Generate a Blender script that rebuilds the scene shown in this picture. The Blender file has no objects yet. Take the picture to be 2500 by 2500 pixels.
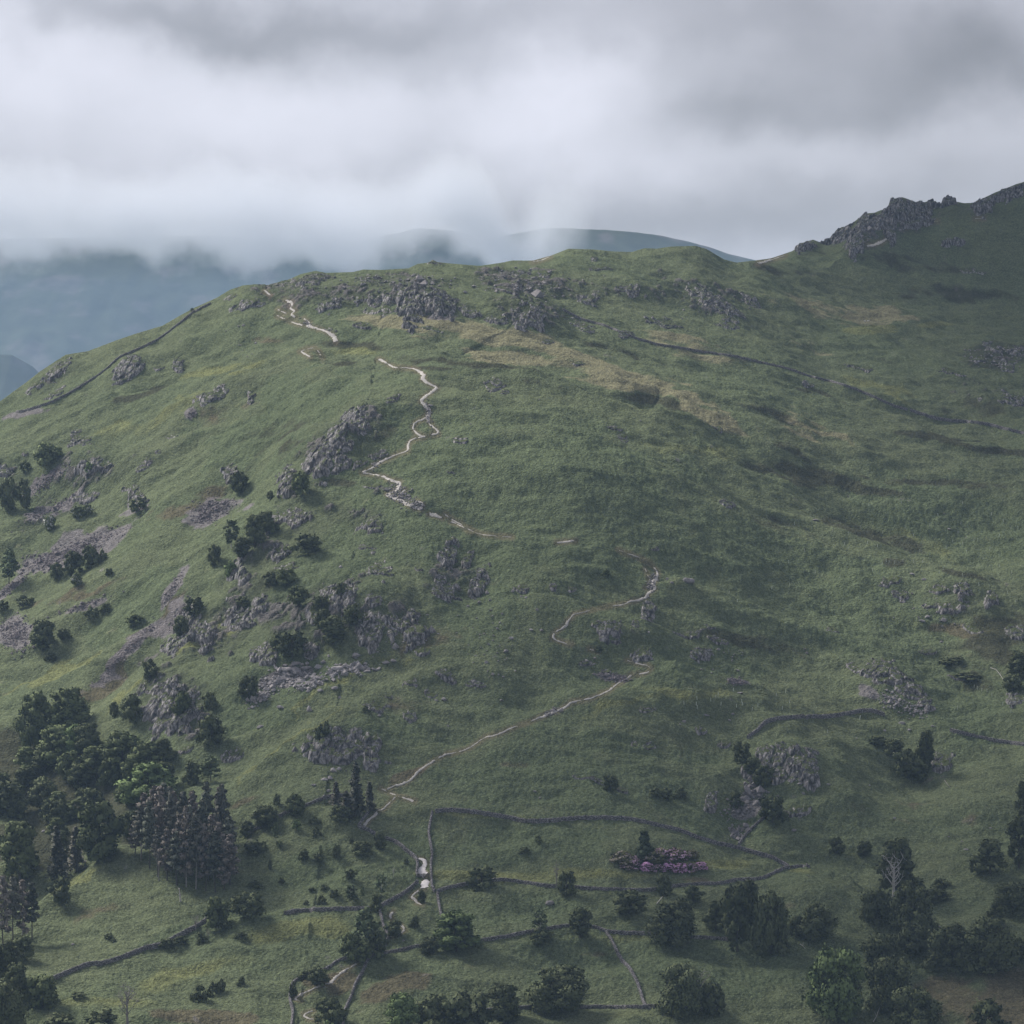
import bpy, math, random
import numpy as np
from mathutils import Vector

# ------------------------------------------------------------------ camera, sky, sun, exposure
S = bpy.context.scene
F = 7275.0                      # focal length in units of 1/2500 of the frame
PIT = math.atan(350.0 / F)      # the camera looks slightly down
CP, SP = math.cos(PIT), math.sin(PIT)
SUN_EL, SUN_AZ = math.radians(42), math.radians(-50)   # from the left, a little behind the fell
SUN_POWER, SUN_ANGLE = 3.3, 20.0
SKY_STRENGTH = 0.1
EXPOSURE = 1.05

cd = bpy.data.cameras.new('camera'); cam = bpy.data.objects.new('camera', cd)
S.collection.objects.link(cam); S.camera = cam
cd.sensor_width = 36; cd.sensor_height = 36; cd.sensor_fit = 'HORIZONTAL'
cd.lens = 36 * F / 2500.0
cd.clip_start = 1.0; cd.clip_end = 40000
cam.rotation_euler = (math.pi / 2 - PIT, 0, 0)
S.view_settings.view_transform = 'Standard'; S.view_settings.look = 'None'
S.view_settings.exposure = EXPOSURE; S.view_settings.gamma = 1
S.cycles.max_bounces = 8; S.cycles.diffuse_bounces = 2; S.cycles.glossy_bounces = 1
S.cycles.transparent_max_bounces = 4; S.cycles.volume_bounces = 4
S.cycles.volume_step_rate = 1.0; S.cycles.volume_max_steps = 96
S.cycles.use_denoising = True; S.cycles.denoising_prefilter = 'ACCURATE'
S.cycles.sample_clamp_indirect = 4

def raydir(u, v):
    up = (1250.0 - v) / F
    return ((u - 1250.0) / F, CP + up * SP, -SP + up * CP)

def nn(nt, t, **kw):
    n = nt.nodes.new(t)
    for k, v in kw.items(): setattr(n, k, v)
    return n

def world():
    w = bpy.data.worlds.new('World'); S.world = w; w.use_nodes = True
    nt = w.node_tree; nt.nodes.clear(); L = nt.links.new
    out = nn(nt, 'ShaderNodeOutputWorld'); bg = nn(nt, 'ShaderNodeBackground')
    bg.inputs[1].default_value = SKY_STRENGTH
    L(bg.outputs[0], out.inputs[0])
    sky = nn(nt, 'ShaderNodeTexSky', sky_type='NISHITA', sun_disc=False)
    sky.sun_elevation = SUN_EL; sky.sun_rotation = SUN_AZ
    tc = nn(nt, 'ShaderNodeTexCoord')
    # warped direction
    n1 = nn(nt, 'ShaderNodeTexNoise'); n1.inputs['Scale'].default_value = 14; n1.inputs['Detail'].default_value = 5
    n1.inputs['Roughness'].default_value = 0.55
    L(tc.outputs['Generated'], n1.inputs['Vector'])
    sub = nn(nt, 'ShaderNodeVectorMath', operation='SUBTRACT'); L(n1.outputs['Color'], sub.inputs[0]); sub.inputs[1].default_value = (.5, .5, .5)
    sc = nn(nt, 'ShaderNodeVectorMath', operation='SCALE'); L(sub.outputs[0], sc.inputs[0]); sc.inputs['Scale'].default_value = 0.065
    ad = nn(nt, 'ShaderNodeVectorMath', operation='ADD'); L(tc.outputs['Generated'], ad.inputs[0]); L(sc.outputs[0], ad.inputs[1])
    def m(op, a, b=None, c=None):
        n = nn(nt, 'ShaderNodeMath', operation=op)
        for i, x in enumerate((a, b, c)):
            if x is None: continue
            if isinstance(x, (int, float)): n.inputs[i].default_value = x
            else: L(x, n.inputs[i])
        return n.outputs[0]
    sep0 = nn(nt, 'ShaderNodeSeparateXYZ'); L(tc.outputs['Generated'], sep0.inputs[0])
    # cloud brightness (linear): base + lit and dark cloud masses, each at its own place in the sky
    blobs = [(700, 230, 700, 120, .05),   # u, v, half width, half height (in photo units), brightness
        (560, 40, 620, 75, -.22), (1100, 170, 220, 60, -.10), (2350, 170, 420, 130, -.24), (1900, 30, 500, 90, -.10),
        (1380, 215, 260, 120, .20), (60, 120, 340, 110, .13), (620, 300, 480, 140, .12), (1850, 280, 260, 70, -.14),
        (2050, 330, 280, 60, .07), (1500, 380, 500, 70, .06), (2300, 450, 420, 110, -.05), (400, 540, 520, 90, .03), (1600, 570, 500, 80, -.14),
        (2050, 480, 300, 110, -.10), (1100, 430, 260, 90, -.06), (230, 500, 60, 50, -.08), (950, 560, 420, 60, -.05)]
    tot = None
    for (u, v, su, sv, amp) in blobs:
        amp *= 1.15
        d = Vector(raydir(u, v)).normalized()
        s = nn(nt, 'ShaderNodeVectorMath', operation='SUBTRACT'); L(ad.outputs[0], s.inputs[0]); s.inputs[1].default_value = d
        q = nn(nt, 'ShaderNodeVectorMath', operation='MULTIPLY'); L(s.outputs[0], q.inputs[0]); q.inputs[1].default_value = (F / su, 1, F / sv)
        dt = nn(nt, 'ShaderNodeVectorMath', operation='DOT_PRODUCT'); L(q.outputs[0], dt.inputs[0]); L(q.outputs[0], dt.inputs[1])
        e = m('EXPONENT', m('MULTIPLY', dt.outputs['Value'], -1.0))
        tot = m('MULTIPLY', e, amp) if tot is None else m('MULTIPLY_ADD', e, amp, tot)
    n2 = nn(nt, 'ShaderNodeTexNoise'); n2.inputs['Scale'].default_value = 22; n2.inputs['Detail'].default_value = 6; n2.inputs['Roughness'].default_value = 0.5
    mp = nn(nt, 'ShaderNodeMapping'); mp.inputs['Scale'].default_value = (1, 1, 1.7); L(tc.outputs['Generated'], mp.inputs[0]); L(mp.outputs[0], n2.inputs['Vector'])
    tot = m('MULTIPLY_ADD', m('SUBTRACT', n2.outputs['Fac'], .5), .18, tot)
    tot = m('MAXIMUM', m('ADD', tot, 0.55), 0.05)
    # the cloud is thicker and darker overhead and behind the viewer
    side = nn(nt, 'ShaderNodeMapRange'); L(sep0.outputs['Y'], side.inputs[0]); side.inputs[1].default_value = .3; side.inputs[2].default_value = .95
    side.inputs[3].default_value = .36; side.inputs[4].default_value = .515; side.interpolation_type = 'SMOOTHSTEP'
    tot = m('MULTIPLY', tot, side.outputs[0])
    col = nn(nt, 'ShaderNodeCombineColor')
    L(m('MULTIPLY', tot, SKY_TINT[0] * 10), col.inputs[0]); L(m('MULTIPLY', tot, SKY_TINT[1] * 10), col.inputs[1]); L(m('MULTIPLY', tot, SKY_TINT[2] * 10), col.inputs[2])
    mix = nn(nt, 'ShaderNodeMix', data_type='RGBA'); mix.inputs[0].default_value = 0.94
    L(sky.outputs[0], mix.inputs[6]); L(col.outputs[0], mix.inputs[7])
    L(mix.outputs[2], bg.inputs[0])
    w.cycles.sampling_method = 'MANUAL'; w.cycles.sample_map_resolution = 256
SKY_TINT = (0.99, 0.985, 1.10)
world()
sd = bpy.data.lights.new('sun', 'SUN'); sd.energy = SUN_POWER; sd.angle = math.radians(SUN_ANGLE); sd.color = (1.0, .95, .87)
sun = bpy.data.objects.new('sun', sd); S.collection.objects.link(sun)
sv = Vector((math.sin(SUN_AZ) * math.cos(SUN_EL), math.cos(SUN_AZ) * math.cos(SUN_EL), math.sin(SUN_EL)))
sun.rotation_euler = sv.to_track_quat('Z', 'Y').to_euler(); sun.location = (0, 900, 900)

# ------------------------------------------------------------------ numpy noise
def h2(ix, iy, seed):
    h = (ix.astype(np.int64) * 374761393 + iy.astype(np.int64) * 668265263 + seed * 974634777) & 0xffffffff
    h = ((h ^ (h >> 13)) * 1274126177) & 0xffffffff
    return ((h ^ (h >> 16)) & 0xffff).astype(np.float32) / 65535.0
def vn(x, y, seed=0):
    ix = np.floor(x); iy = np.floor(y); fx = (x - ix).astype(np.float32); fy = (y - iy).astype(np.float32)
    ix = ix.astype(np.int32); iy = iy.astype(np.int32)
    def g(dx, dy):
        a = h2(ix + dx, iy + dy, seed) * 6.2831853
        return np.cos(a) * (fx - dx) + np.sin(a) * (fy - dy)
    sx = fx * fx * fx * (fx * (fx * 6 - 15) + 10); sy = fy * fy * fy * (fy * (fy * 6 - 15) + 10)
    a = g(0, 0); b = g(1, 0); c = g(0, 1); d = g(1, 1)
    return ((a + (b - a) * sx) * (1 - sy) + (c + (d - c) * sx) * sy) * 1.5
def fbm(x, y, scale, octv=3, seed=0, gain=.5):
    o = 0; a = 1; t = 0
    for i in range(octv):
        o = o + a * vn(x / scale + 13.7 * i, y / scale - 7.1 * i, seed + i * 17); t += a; a *= gain; scale *= .5
    return o / t
def voro(x, y, seed=0):
    """distance to the nearest jittered cell centre, its random value, and the border distance"""
    ix = np.floor(x).astype(np.int32); iy = np.floor(y).astype(np.int32)
    f1 = np.full(x.shape, 9.0, np.float32); f2 = f1.copy(); idv = np.zeros(x.shape, np.float32); gx = idv.copy(); gy = idv.copy()
    for dx in (-1, 0, 1):
        for dy in (-1, 0, 1):
            cx = ix + dx; cy = iy + dy
            px = cx + h2(cx, cy, seed); py = cy + h2(cx, cy, seed + 5)
            d = np.hypot(x - px, y - py).astype(np.float32)
            r = h2(cx, cy, seed + 9)
            new = d < f1
            f2 = np.where(new, f1, np.minimum(f2, d)); idv = np.where(new, r, idv)
            gx = np.where(new, x - px, gx); gy = np.where(new, y - py, gy)
            f1 = np.where(new, d, f1)
    return f1, f2 - f1, idv, gx, gy
def sstep(a, b, x):
    t = np.clip((x - a) / (b - a), 0, 1); return t * t * (3 - 2 * t)

# ------------------------------------------------------------------ the fell as a height field
TU = [-250, 200, 500, 800, 1100, 1400, 1700, 2000, 2300, 2750]
TAB = {
 2600: [785, 788, 790, 795, 800, 800, 800, 800, 795, 785],
 2350: [870, 868, 868, 868, 868, 868, 868, 868, 862, 850],
 2150: [990, 960, 940, 930, 928, 930, 935, 940, 940, 930],
 1950: [1085, 1045, 1005, 985, 985, 990, 1000, 1015, 1020, 1010],
 1750: [1185, 1135, 1080, 1050, 1045, 1055, 1075, 1095, 1105, 1095],
 1550: [1290, 1230, 1165, 1120, 1105, 1115, 1145, 1180, 1195, 1190],
 1350: [1390, 1320, 1250, 1195, 1175, 1180, 1215, 1265, 1295, 1295],
 1150: [1500, 1415, 1345, 1280, 1250, 1255, 1300, 1365, 1405, 1410],
 980: [None, 1500, 1440, 1370, 1335, 1345, 1400, 1480, 1530, 1540],
 850: [None, None, 1520, 1460, 1425, 1445, 1510, 1600, 1670, 1680],
 740: [None, None, 1580, 1540, 1530, 1560, 1640, 1740, 1830, 1850]}
SKY = [(-300, 1120), (-100, 1030), (0, 980), (67, 931), (100, 905), (151, 872), (160, 866), (215, 857), (289, 829), (330, 815), (397, 795), (440, 770), (471, 753),
 (500, 740), (531, 726), (560, 708), (592, 697), (620, 694), (650, 696), (647, 694), (701, 684), (734, 669), (771, 661), (795, 666), (862, 664), (886, 658),
 (930, 659), (997, 655), (1020, 644), (1045, 641), (1057, 635), (1068, 640), (1110, 644), (1172, 649), (1220, 642), (1250, 636), (1301, 636), (1345, 624), (1388, 607),
 (1449, 609), (1500, 614), (1543, 615), (1573, 606), (1604, 607), (1637, 602), (1698, 600), (1725, 608), (1769, 634), (1799, 641), (1850, 635), (1884, 630), (1934, 613),
 (1950, 603), (1974, 588), (1985, 585), (2001, 591), (2022, 586), (2035, 574), (2048, 562), (2060, 556), (2079, 546), (2095, 534), (2116, 521), (2136, 519), (2150, 513),
 (2166, 511), (2173, 489), (2190, 483), (2202, 481), (2220, 487), (2234, 495), (2257, 496), (2260, 492), (2281, 492), (2299, 497), (2303, 486), (2313, 482), (2328, 491),
 (2355, 496), (2385, 494), (2400, 484), (2419, 475), (2429, 470), (2456, 460), (2479, 450), (2500, 444), (2600, 405), (2800, 360)]
SKY.sort()
SKYY = [(-250, 1590), (0, 1560), (200, 1590), (400, 1620), (600, 1650), (1000, 1720), (1400, 1780), (1700, 1800), (1850, 1900), (2000, 1990), (2200, 2040), (2500, 2080), (2750, 2080)]
def ysc(Y): return 830 + (Y - 830) * .8 if Y > 830 else Y
def world_pt(u, v, Y):
    d = raydir(u, v); k = Y / d[1]; return (d[0] * k, Y, d[2] * k)
pts = []
for v, row in TAB.items():
    for u, Y in zip(TU, row):
        if Y: pts.append(world_pt(u, v, ysc(Y)))
skx = [s[0] for s in SKY]; skv = [s[1] for s in SKY]
for u, Y in SKYY:
    v = float(np.interp(u, skx, skv)); Y = ysc(Y)
    x, y, z = world_pt(u, v, Y); pts.append((x, y, z))
    pts.append((x * 1.07, y + 110, z - 22)); pts.append((x * 1.2, y + 330, z - 110)); pts.append((x * 1.5, y + 900, -150))
pts += [(x, y, z) for x, y, z in [(-150, 700, -186), (0, 700, -188), (150, 700, -188), (-120, 500, -192), (120, 500, -192), (0, 400, -180), (0, 200, -92), (-90, 200, -92), (90, 200, -92), (0, 3, -2.2),
        (-900, 900, -175), (900, 900, -150), (-1100, 1500, -130), (1100, 1500, 40), (-500, 500, -192), (500, 500, -190), (-1000, 2400, -150), (1000, 2500, -60), (-450, 1000, -172), (-560, 1250, -140), (520, 1100, -90), (650, 1500, 40), (-700, 1650, -140)]]
PT = np.array(pts)
def tps_fit(P):
    n = len(P); X = P[:, :2] / 500.0
    d2 = ((X[:, None] - X[None]) ** 2).sum(-1)
    K = np.where(d2 > 0, d2 * np.log(np.maximum(d2, 1e-12)), 0) + np.eye(n) * 2e-3
    A = np.zeros((n + 3, n + 3)); A[:n, :n] = K; A[:n, n] = 1; A[:n, n + 1:] = X; A[n:, :n] = A[:n, n:].T
    return X, np.linalg.solve(A, np.concatenate([P[:, 2], np.zeros(3)]))
def tps_eval(fit, x, y):
    X, w = fit; o = w[-3] + w[-2] * x / 500 + w[-1] * y / 500; n = len(X)
    for i in range(n):
        d2 = (x / 500 - X[i, 0]) ** 2 + (y / 500 - X[i, 1]) ** 2
        o = o + w[i] * d2 * np.log(np.maximum(d2, 1e-12))
    return o
FIT = tps_fit(PT)
# polar grid: columns of equal azimuth, rows of equal distance, dense where the photograph looks
da = 2.25 / F
ain = np.arange(-1292, 1293, 2.25) / F
side = ain[-1] + np.cumsum(np.geomspace(da * 1.3, .09, 40))
AZ = np.concatenate([-side[::-1], ain, side])
YR = np.concatenate([np.linspace(3, 780, 60, endpoint=False), np.arange(780, 1050, .5), np.arange(1050, 1400, .58), np.arange(1400, 1860, .85), np.geomspace(1860, 3850, 40)])
NR, NC = len(YR), len(AZ)
# coarse evaluation then Catmull-Rom upsampling
def upsample(Zc, r0, r1):
    def cub(Z, pos):
        i = np.clip(np.floor(pos).astype(int), 1, Z.shape[0] - 3); t = (pos - i)[:, None]
        p0, p1, p2, p3 = Z[i - 1], Z[i], Z[i + 1], Z[i + 2]
        return .5 * ((2 * p1) + (-p0 + p2) * t + (2 * p0 - 5 * p1 + 4 * p2 - p3) * t * t + (-p0 + 3 * p1 - 3 * p2 + p3) * t ** 3)
    A = cub(Zc, r0); return cub(A.T.copy(), r1).T
CY = np.linspace(-20, 4000, 420); CA = np.linspace(-2.4, 2.4, 481)
cyy, caa = np.meshgrid(CY, np.sinh(CA * 1.7) / np.sinh(2.4 * 1.7) * 2.2, indexing='ij')
CAV = np.sinh(CA * 1.7) / np.sinh(2.4 * 1.7) * 2.2
Zc = tps_eval(FIT, caa * np.maximum(cyy, 40), cyy)
Z = upsample(Zc, (YR - CY[0]) / (CY[1] - CY[0]), np.interp(AZ, CAV, np.arange(len(CAV)))).astype(np.float64)
YY, AA = np.meshgrid(YR, AZ, indexing='ij'); XX = AA * YY
Xw = np.where(YY < 40, AA * 40, XX)
XX = Xw
def proj(x, y, z):
    dp = y * CP - z * SP; up = y * SP + z * CP
    return 1250 + F * x / dp, 1250 - F * up / dp
class Ray:
    """looks up the point of the fell that a direction meets"""
    def __init__(s, Z): s.Z = Z; s.T = Z / YY
    def __call__(s, u, v):
        d = raydir(u, v); a = d[0] / d[1]; t = d[2] / d[1]
        c = float(np.interp(a, AZ, np.arange(NC))); c0 = min(int(c), NC - 2); f = c - c0
        T = s.T[60:, c0] * (1 - f) + s.T[60:, c0 + 1] * f
        k = int(np.argmax(T >= t))
        if T[k] < t: k = int(np.argmax(T)); y = YR[60 + k]
        elif k == 0: y = YR[60]
        else: y = YR[59 + k] + (YR[60 + k] - YR[59 + k]) * (t - T[k - 1]) / max(T[k] - T[k - 1], 1e-9)
        x = a * y
        return (x, y, s.h(x, y))
    def h(s, x, y):
        a = x / y if y > 40 else x / 40
        c = float(np.interp(a, AZ, np.arange(NC))); r = float(np.interp(y, YR, np.arange(NR)))
        c0 = min(int(c), NC - 2); r0 = min(int(r), NR - 2); fc = c - c0; fr = r - r0
        Zz = s.Z
        return float((Zz[r0, c0] * (1 - fc) + Zz[r0, c0 + 1] * fc) * (1 - fr) + (Zz[r0 + 1, c0] * (1 - fc) + Zz[r0 + 1, c0 + 1] * fc) * fr)
    def hv(s, x, y):
        a = x / np.maximum(y, 40)
        c = np.interp(a, AZ, np.arange(NC)); r = np.interp(y, YR, np.arange(NR))
        c0 = np.minimum(c.astype(int), NC - 2); r0 = np.minimum(r.astype(int), NR - 2); fc = c - c0; fr = r - r0
        Zz = s.Z
        return (Zz[r0, c0] * (1 - fc) + Zz[r0, c0 + 1] * fc) * (1 - fr) + (Zz[r0 + 1, c0] * (1 - fc) + Zz[r0 + 1, c0 + 1] * fc) * fr

RB = Ray(Z)
def polydist(P, X, Y, reach):
    """signed distance to a polyline in plan (positive beyond it) and position along it"""
    D = np.full(X.shape, 1e9, np.float32); Sg = D.copy(); W = np.zeros(X.shape, np.float32)
    n = len(P) - 1
    for i in range(n):
        (x0, y0), (x1, y1) = P[i][:2], P[i + 1][:2]; dx, dy = x1 - x0, y1 - y0; l2 = dx * dx + dy * dy + 1e-9
        t = np.clip(((X - x0) * dx + (Y - y0) * dy) / l2, 0, 1)
        d = np.hypot(X - x0 - t * dx, Y - y0 - t * dy)
        sgn = np.sign((Y - y0) * dx - (X - x0) * dy)
        m = d < D; D = np.where(m, d, D); Sg = np.where(m, d * sgn, Sg); W = np.where(m, (i + t) / n, W)
    return D, Sg, W
# crests: (uv polyline left to right, drop behind, length of the dip)
CRESTS = [
 ([(560, 1935), (610, 1890), (740, 1805), (870, 1730), (950, 1680), (1010, 1650), (1060, 1625)], 3.6, 14),
 ([(420, 1650), (480, 1590), (560, 1550), (680, 1490)], 2.5, 12),
 ([(80, 2240), (170, 2172), (240, 2110), (320, 2055)], 4.5, 16),
 ([(560, 2300), (640, 2240), (700, 2228), (850, 2222)], 1.6, 12),
 ([(1500, 1715), (1600, 1680), (1700, 1668), (1800, 1685), (1900, 1720)], 3.2, 14),
 ([(1500, 1390), (1620, 1425), (1780, 1452), (1900, 1490), (2030, 1560)], 2.6, 14),
 ([(920, 868), (1050, 880), (1250, 905), (1420, 950), (1560, 1000), (1700, 1035), (1850, 1100)], 3.2, 22),
 ([(1480, 945), (1560, 985), (1640, 1010), (1730, 1020)], 3.8, 16),
 ([(480, 905), (600, 880), (740, 865), (860, 862)], 2.0, 16),
 ([(100, 1010), (250, 985), (400, 940), (520, 905)], 1.8, 16),
 ([(2150, 990), (2250, 1040), (2350, 1085), (2500, 1112)], 4.0, 16),
 ([(1830, 1090), (1950, 1180), (2060, 1255), (2180, 1310), (2330, 1370), (2500, 1440)], 3.4, 16),
 ([(2050, 815), (2150, 812), (2300, 830)], 2.0, 14),
 ([(1400, 695), (1600, 760), (1800, 810), (1950, 860)], 1.5, 14),
 ([(1900, 690), (2100, 600), (2250, 560), (2400, 545)], 3.0, 20),
 ([(2100, 1330), (2250, 1400), (2420, 1450), (2500, 1490)], 2.6, 14),
 ([(1950, 1700), (2120, 1680), (2300, 1760), (2500, 1880)], 2.2, 14),
 ([(1870, 2150), (1990, 2120), (2060, 2140), (2110, 2180)], 3.5, 13),
 ([(860, 1150), (930, 1125), (1010, 1090)], 1.2, 10),
 ([(1000, 1255), (1200, 1300), (1420, 1330), (1600, 1360)], 1.6, 14),
 ([(1150, 1810), (1300, 1740), (1500, 1660)], 1.2, 12),
 ([(60, 1600), (180, 1500), (300, 1420)], 2.0, 12), ([(0, 1690), (120, 1640), (260, 1580), (360, 1500)], 2.5, 14),
 ([(700, 880), (850, 900), (960, 960)], 1.5, 12), ([(1740, 1890), (1850, 1860), (2000, 1900), (2130, 1990)], 2.0, 12),
]
gx = XX[55:]; gy = YY[55:]
for P, drop, ln in CRESTS:
    W3 = [RB(u, v) for u, v in P]
    xs = [p[0] for p in W3]; ys = [p[1] for p in W3]; R = ln * 5
    rr = np.where((YR > min(ys) - R) & (YR < max(ys) + R))[0]
    a0 = min(x / y for x, y in zip(xs, ys)) - R / min(ys); a1 = max(x / y for x, y in zip(xs, ys)) + R / min(ys)
    cc = np.where((AZ > a0) & (AZ < a1))[0]
    r0, r1, c0, c1 = rr[0], rr[-1] + 1, cc[0], cc[-1] + 1
    X, Y = XX[r0:r1, c0:c1], YY[r0:r1, c0:c1]
    D, Sg, W = polydist(W3, X + fbm(X, Y, 18, 2, 3) * 4, Y + fbm(X, Y, 18, 2, 4) * 4, R)
    endf = np.clip(np.sin(np.clip(W, 0, 1) * np.pi) * 1.6, 0, 1) * np.exp(-np.clip(D - np.abs(Sg), 0, None) / 5)
    s = Sg / ln
    prof = np.where(s > 0, -np.clip(s, 0, 9) * np.exp(1 - np.clip(s, 0, 9)), 0) + .35 * np.exp(-(s / 1.0) ** 2)
    Z[r0:r1, c0:c1] += prof * drop * 1.35 * endf
# hollows, gullies and knolls: u, v, half width, half height, angle, metres
LUMPS = [(560, 1180, 140, 60, -45, -7), (870, 1080, 160, 45, -42, 5), (420, 1600, 160, 60, -45, 4), (700, 1640, 150, 30, -30, -3),
 (330, 1600, 200, 35, -42, -5), (160, 1300, 260, 40, -28, -3), (180, 1460, 260, 40, -32, 3), (880, 1500, 160, 70, -20, 5), (1150, 1400, 90, 120, 20, -4),
 (830, 1800, 110, 50, 0, 4), (1950, 1870, 140, 80, 20, 5), (1810, 1960, 60, 70, 20, -4), (2170, 1640, 150, 60, 28, 5), (2370, 1450, 130, 50, 15, 5), (2100, 1250, 300, 40, 25, -4),
 (2230, 1870, 100, 60, 10, -5), (1550, 1560, 120, 50, 10, 4), (1700, 1750, 200, 60, 0, 3), (1300, 1700, 250, 60, -25, -2), (1080, 740, 120, 50, 0, 4), (1270, 780, 110, 40, 0, 4),
 (900, 740, 200, 40, 0, 3), (1540, 700, 100, 30, 10, 3), (1750, 740, 130, 40, 30, 4), (2150, 560, 90, 50, -30, 4), (2050, 700, 260, 40, 10, -3), (2300, 900, 150, 40, 15, 3),
 (1600, 860, 300, 25, 12, -3), (2250, 1800, 250, 60, 20, -3), (520, 960, 90, 30, -30, 3), (310, 890, 70, 30, -30, 3), (230, 1130, 120, 40, 0, 4), (100, 1200, 120, 50, 0, -4),
 (60, 1860, 130, 120, 0, -8), (230, 1900, 140, 90, -30, -6), (1350, 2330, 400, 60, 0, -2), (1000, 2420, 120, 60, -20, 2), (2000, 2200, 120, 50, 0, 4), (2300, 2200, 150, 60, 0, -3), (1980, 850, 180, 40, 20, -4), (2210, 790, 100, 20, 0, 3)]
for (u, v, su, sv_, ang, amp) in LUMPS:
    c = RB(u, v); ca, sa = math.cos(math.radians(ang)), math.sin(math.radians(ang))
    p1, p2 = RB(u + su * ca, v + su * sa), RB(u - su * ca, v - su * sa); q1, q2 = RB(u + sv_ * sa, v - sv_ * ca), RB(u - sv_ * sa, v + sv_ * ca)
    A = np.array([[(p1[0] - p2[0]) / 2, (q1[0] - q2[0]) / 2], [(p1[1] - p2[1]) / 2, (q1[1] - q2[1]) / 2]])
    if abs(np.linalg.det(A)) < 1: continue
    I = np.linalg.inv(A)
    X = XX - c[0]; Y = YY - c[1]
    r2 = (I[0, 0] * X + I[0, 1] * Y) ** 2 + (I[1, 0] * X + I[1, 1] * Y) ** 2
    Z += amp * 1.4 * np.exp(-r2)
near = sstep(150, 500, YY)
Z += near * (fbm(XX, YY, 90, 2, 11) * 4.0 + fbm(XX * 1.2 + YY * .4, YY, 36, 3, 23) * 3.6 + fbm(XX, YY, 13, 2, 31) * 1.2 + fbm(XX * .30 + YY * .14 * np.sign(XX + 60), YY + fbm(XX, YY, 50, 2, 41) * 14, 17, 3, 29) * 2.6)
# small terracettes running along the slope
Z += near * .22 * vn(XX / 9 + 3, Z / 2.2, 77)

# bring the crest of the hill to its real outline
def crest_fix(Z, it=4):
    dirs = np.array([raydir(u, v) for u, v in SKY]); sa = dirs[:, 0] / dirs[:, 1]; st = dirs[:, 2] / dirs[:, 1]
    tgt = np.interp(AZ, sa, st); k = np.exp(-np.linspace(-2, 2, 61) ** 2); k /= k.sum()
    soft = np.convolve(np.pad(tgt, 30, mode='edge'), k, 'valid')
    yc0 = np.interp(AZ, [raydir(u, 700)[0] / raydir(u, 700)[1] for u, _ in SKYY], [ysc(Y) for _, Y in SKYY])
    for n in range(it + 3):
        T = Z / YY; T = np.where((YY > yc0 - 170), T, -1)
        kk = np.argmax(T, 0); yk = YR[kk]; cur = T[kk, np.arange(NC)]
        if n < it:
            cur = np.convolve(np.pad(cur, 30, mode='edge'), k, 'valid'); yk = np.convolve(np.pad(yk, 30, mode='edge'), k, 'valid')
            Z = Z + ((soft - cur) * yk)[None] * np.exp(-((YY - yk[None]) / 80) ** 2)
        else:
            yk = np.convolve(np.pad(yk, 2, mode='edge'), np.ones(5) / 5, 'valid')
            Z = Z + ((tgt - cur) * yk)[None] * np.exp(-((YY - yk[None]) / 13) ** 2)
    return Z
Z = crest_fix(Z)
RB = Ray(Z)
UU, VV = proj(XX, YY, Z)
# ------------------------------------------------------------------ materials
def mat(name, base=(.1, .1, .1), rough=1.0, attr=None, var=None, bump=None, rnd=0.0, spec=0.1, build=None):
    """var: (scale, amount, detail) object-space noise on the colour; bump: (scale, distance)"""
    m = bpy.data.materials.new(name); m.use_nodes = True; nt = m.node_tree; L = nt.links.new
    b = nt.nodes['Principled BSDF']; b.inputs['Roughness'].default_value = rough
    b.inputs['Specular IOR Level'].default_value = spec
    tc = nn(nt, 'ShaderNodeTexCoord')
    if attr:
        a = nn(nt, 'ShaderNodeAttribute', attribute_name=attr); c = a.outputs['Color']
    else:
        r = nn(nt, 'ShaderNodeRGB'); r.outputs[0].default_value = (*base, 1); c = r.outputs[0]
    if rnd:
        oi = nn(nt, 'ShaderNodeObjectInfo'); mr = nn(nt, 'ShaderNodeMapRange'); L(oi.outputs['Random'], mr.inputs[0])
        mr.inputs[3].default_value = 1 - rnd; mr.inputs[4].default_value = 1 + rnd
        vm = nn(nt, 'ShaderNodeVectorMath', operation='SCALE'); L(c, vm.inputs[0]); L(mr.outputs[0], vm.inputs['Scale']); c = vm.outputs[0]
    for i, (sc, am, de) in enumerate(var or []):
        n = nn(nt, 'ShaderNodeTexNoise'); n.inputs['Scale'].default_value = sc; n.inputs['Detail'].default_value = de; n.inputs['Roughness'].default_value = .6
        L(tc.outputs['Object'], n.inputs['Vector'])
        mr = nn(nt, 'ShaderNodeMapRange'); L(n.outputs['Fac'], mr.inputs[0]); mr.inputs[1].default_value = .25; mr.inputs[2].default_value = .75
        mr.inputs[3].default_value = 1 - am; mr.inputs[4].default_value = 1 + am
        vm = nn(nt, 'ShaderNodeVectorMath', operation='SCALE'); L(c, vm.inputs[0]); L(mr.outputs[0], vm.inputs['Scale']); c = vm.outputs[0]
    if build: c = build(nt, L, tc, c) or c
    L(c, b.inputs['Base Color'])
    if bump:
        n = nn(nt, 'ShaderNodeTexNoise'); n.inputs['Scale'].default_value = bump[0]; n.inputs['Detail'].default_value = 4; L(tc.outputs['Object'], n.inputs['Vector'])
        bp = nn(nt, 'ShaderNodeBump'); bp.inputs['Strength'].default_value = 1; bp.inputs['Distance'].default_value = bump[1]
        L(n.outputs['Fac'], bp.inputs['Height']); L(bp.outputs[0], b.inputs['Normal'])
    return m

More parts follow.
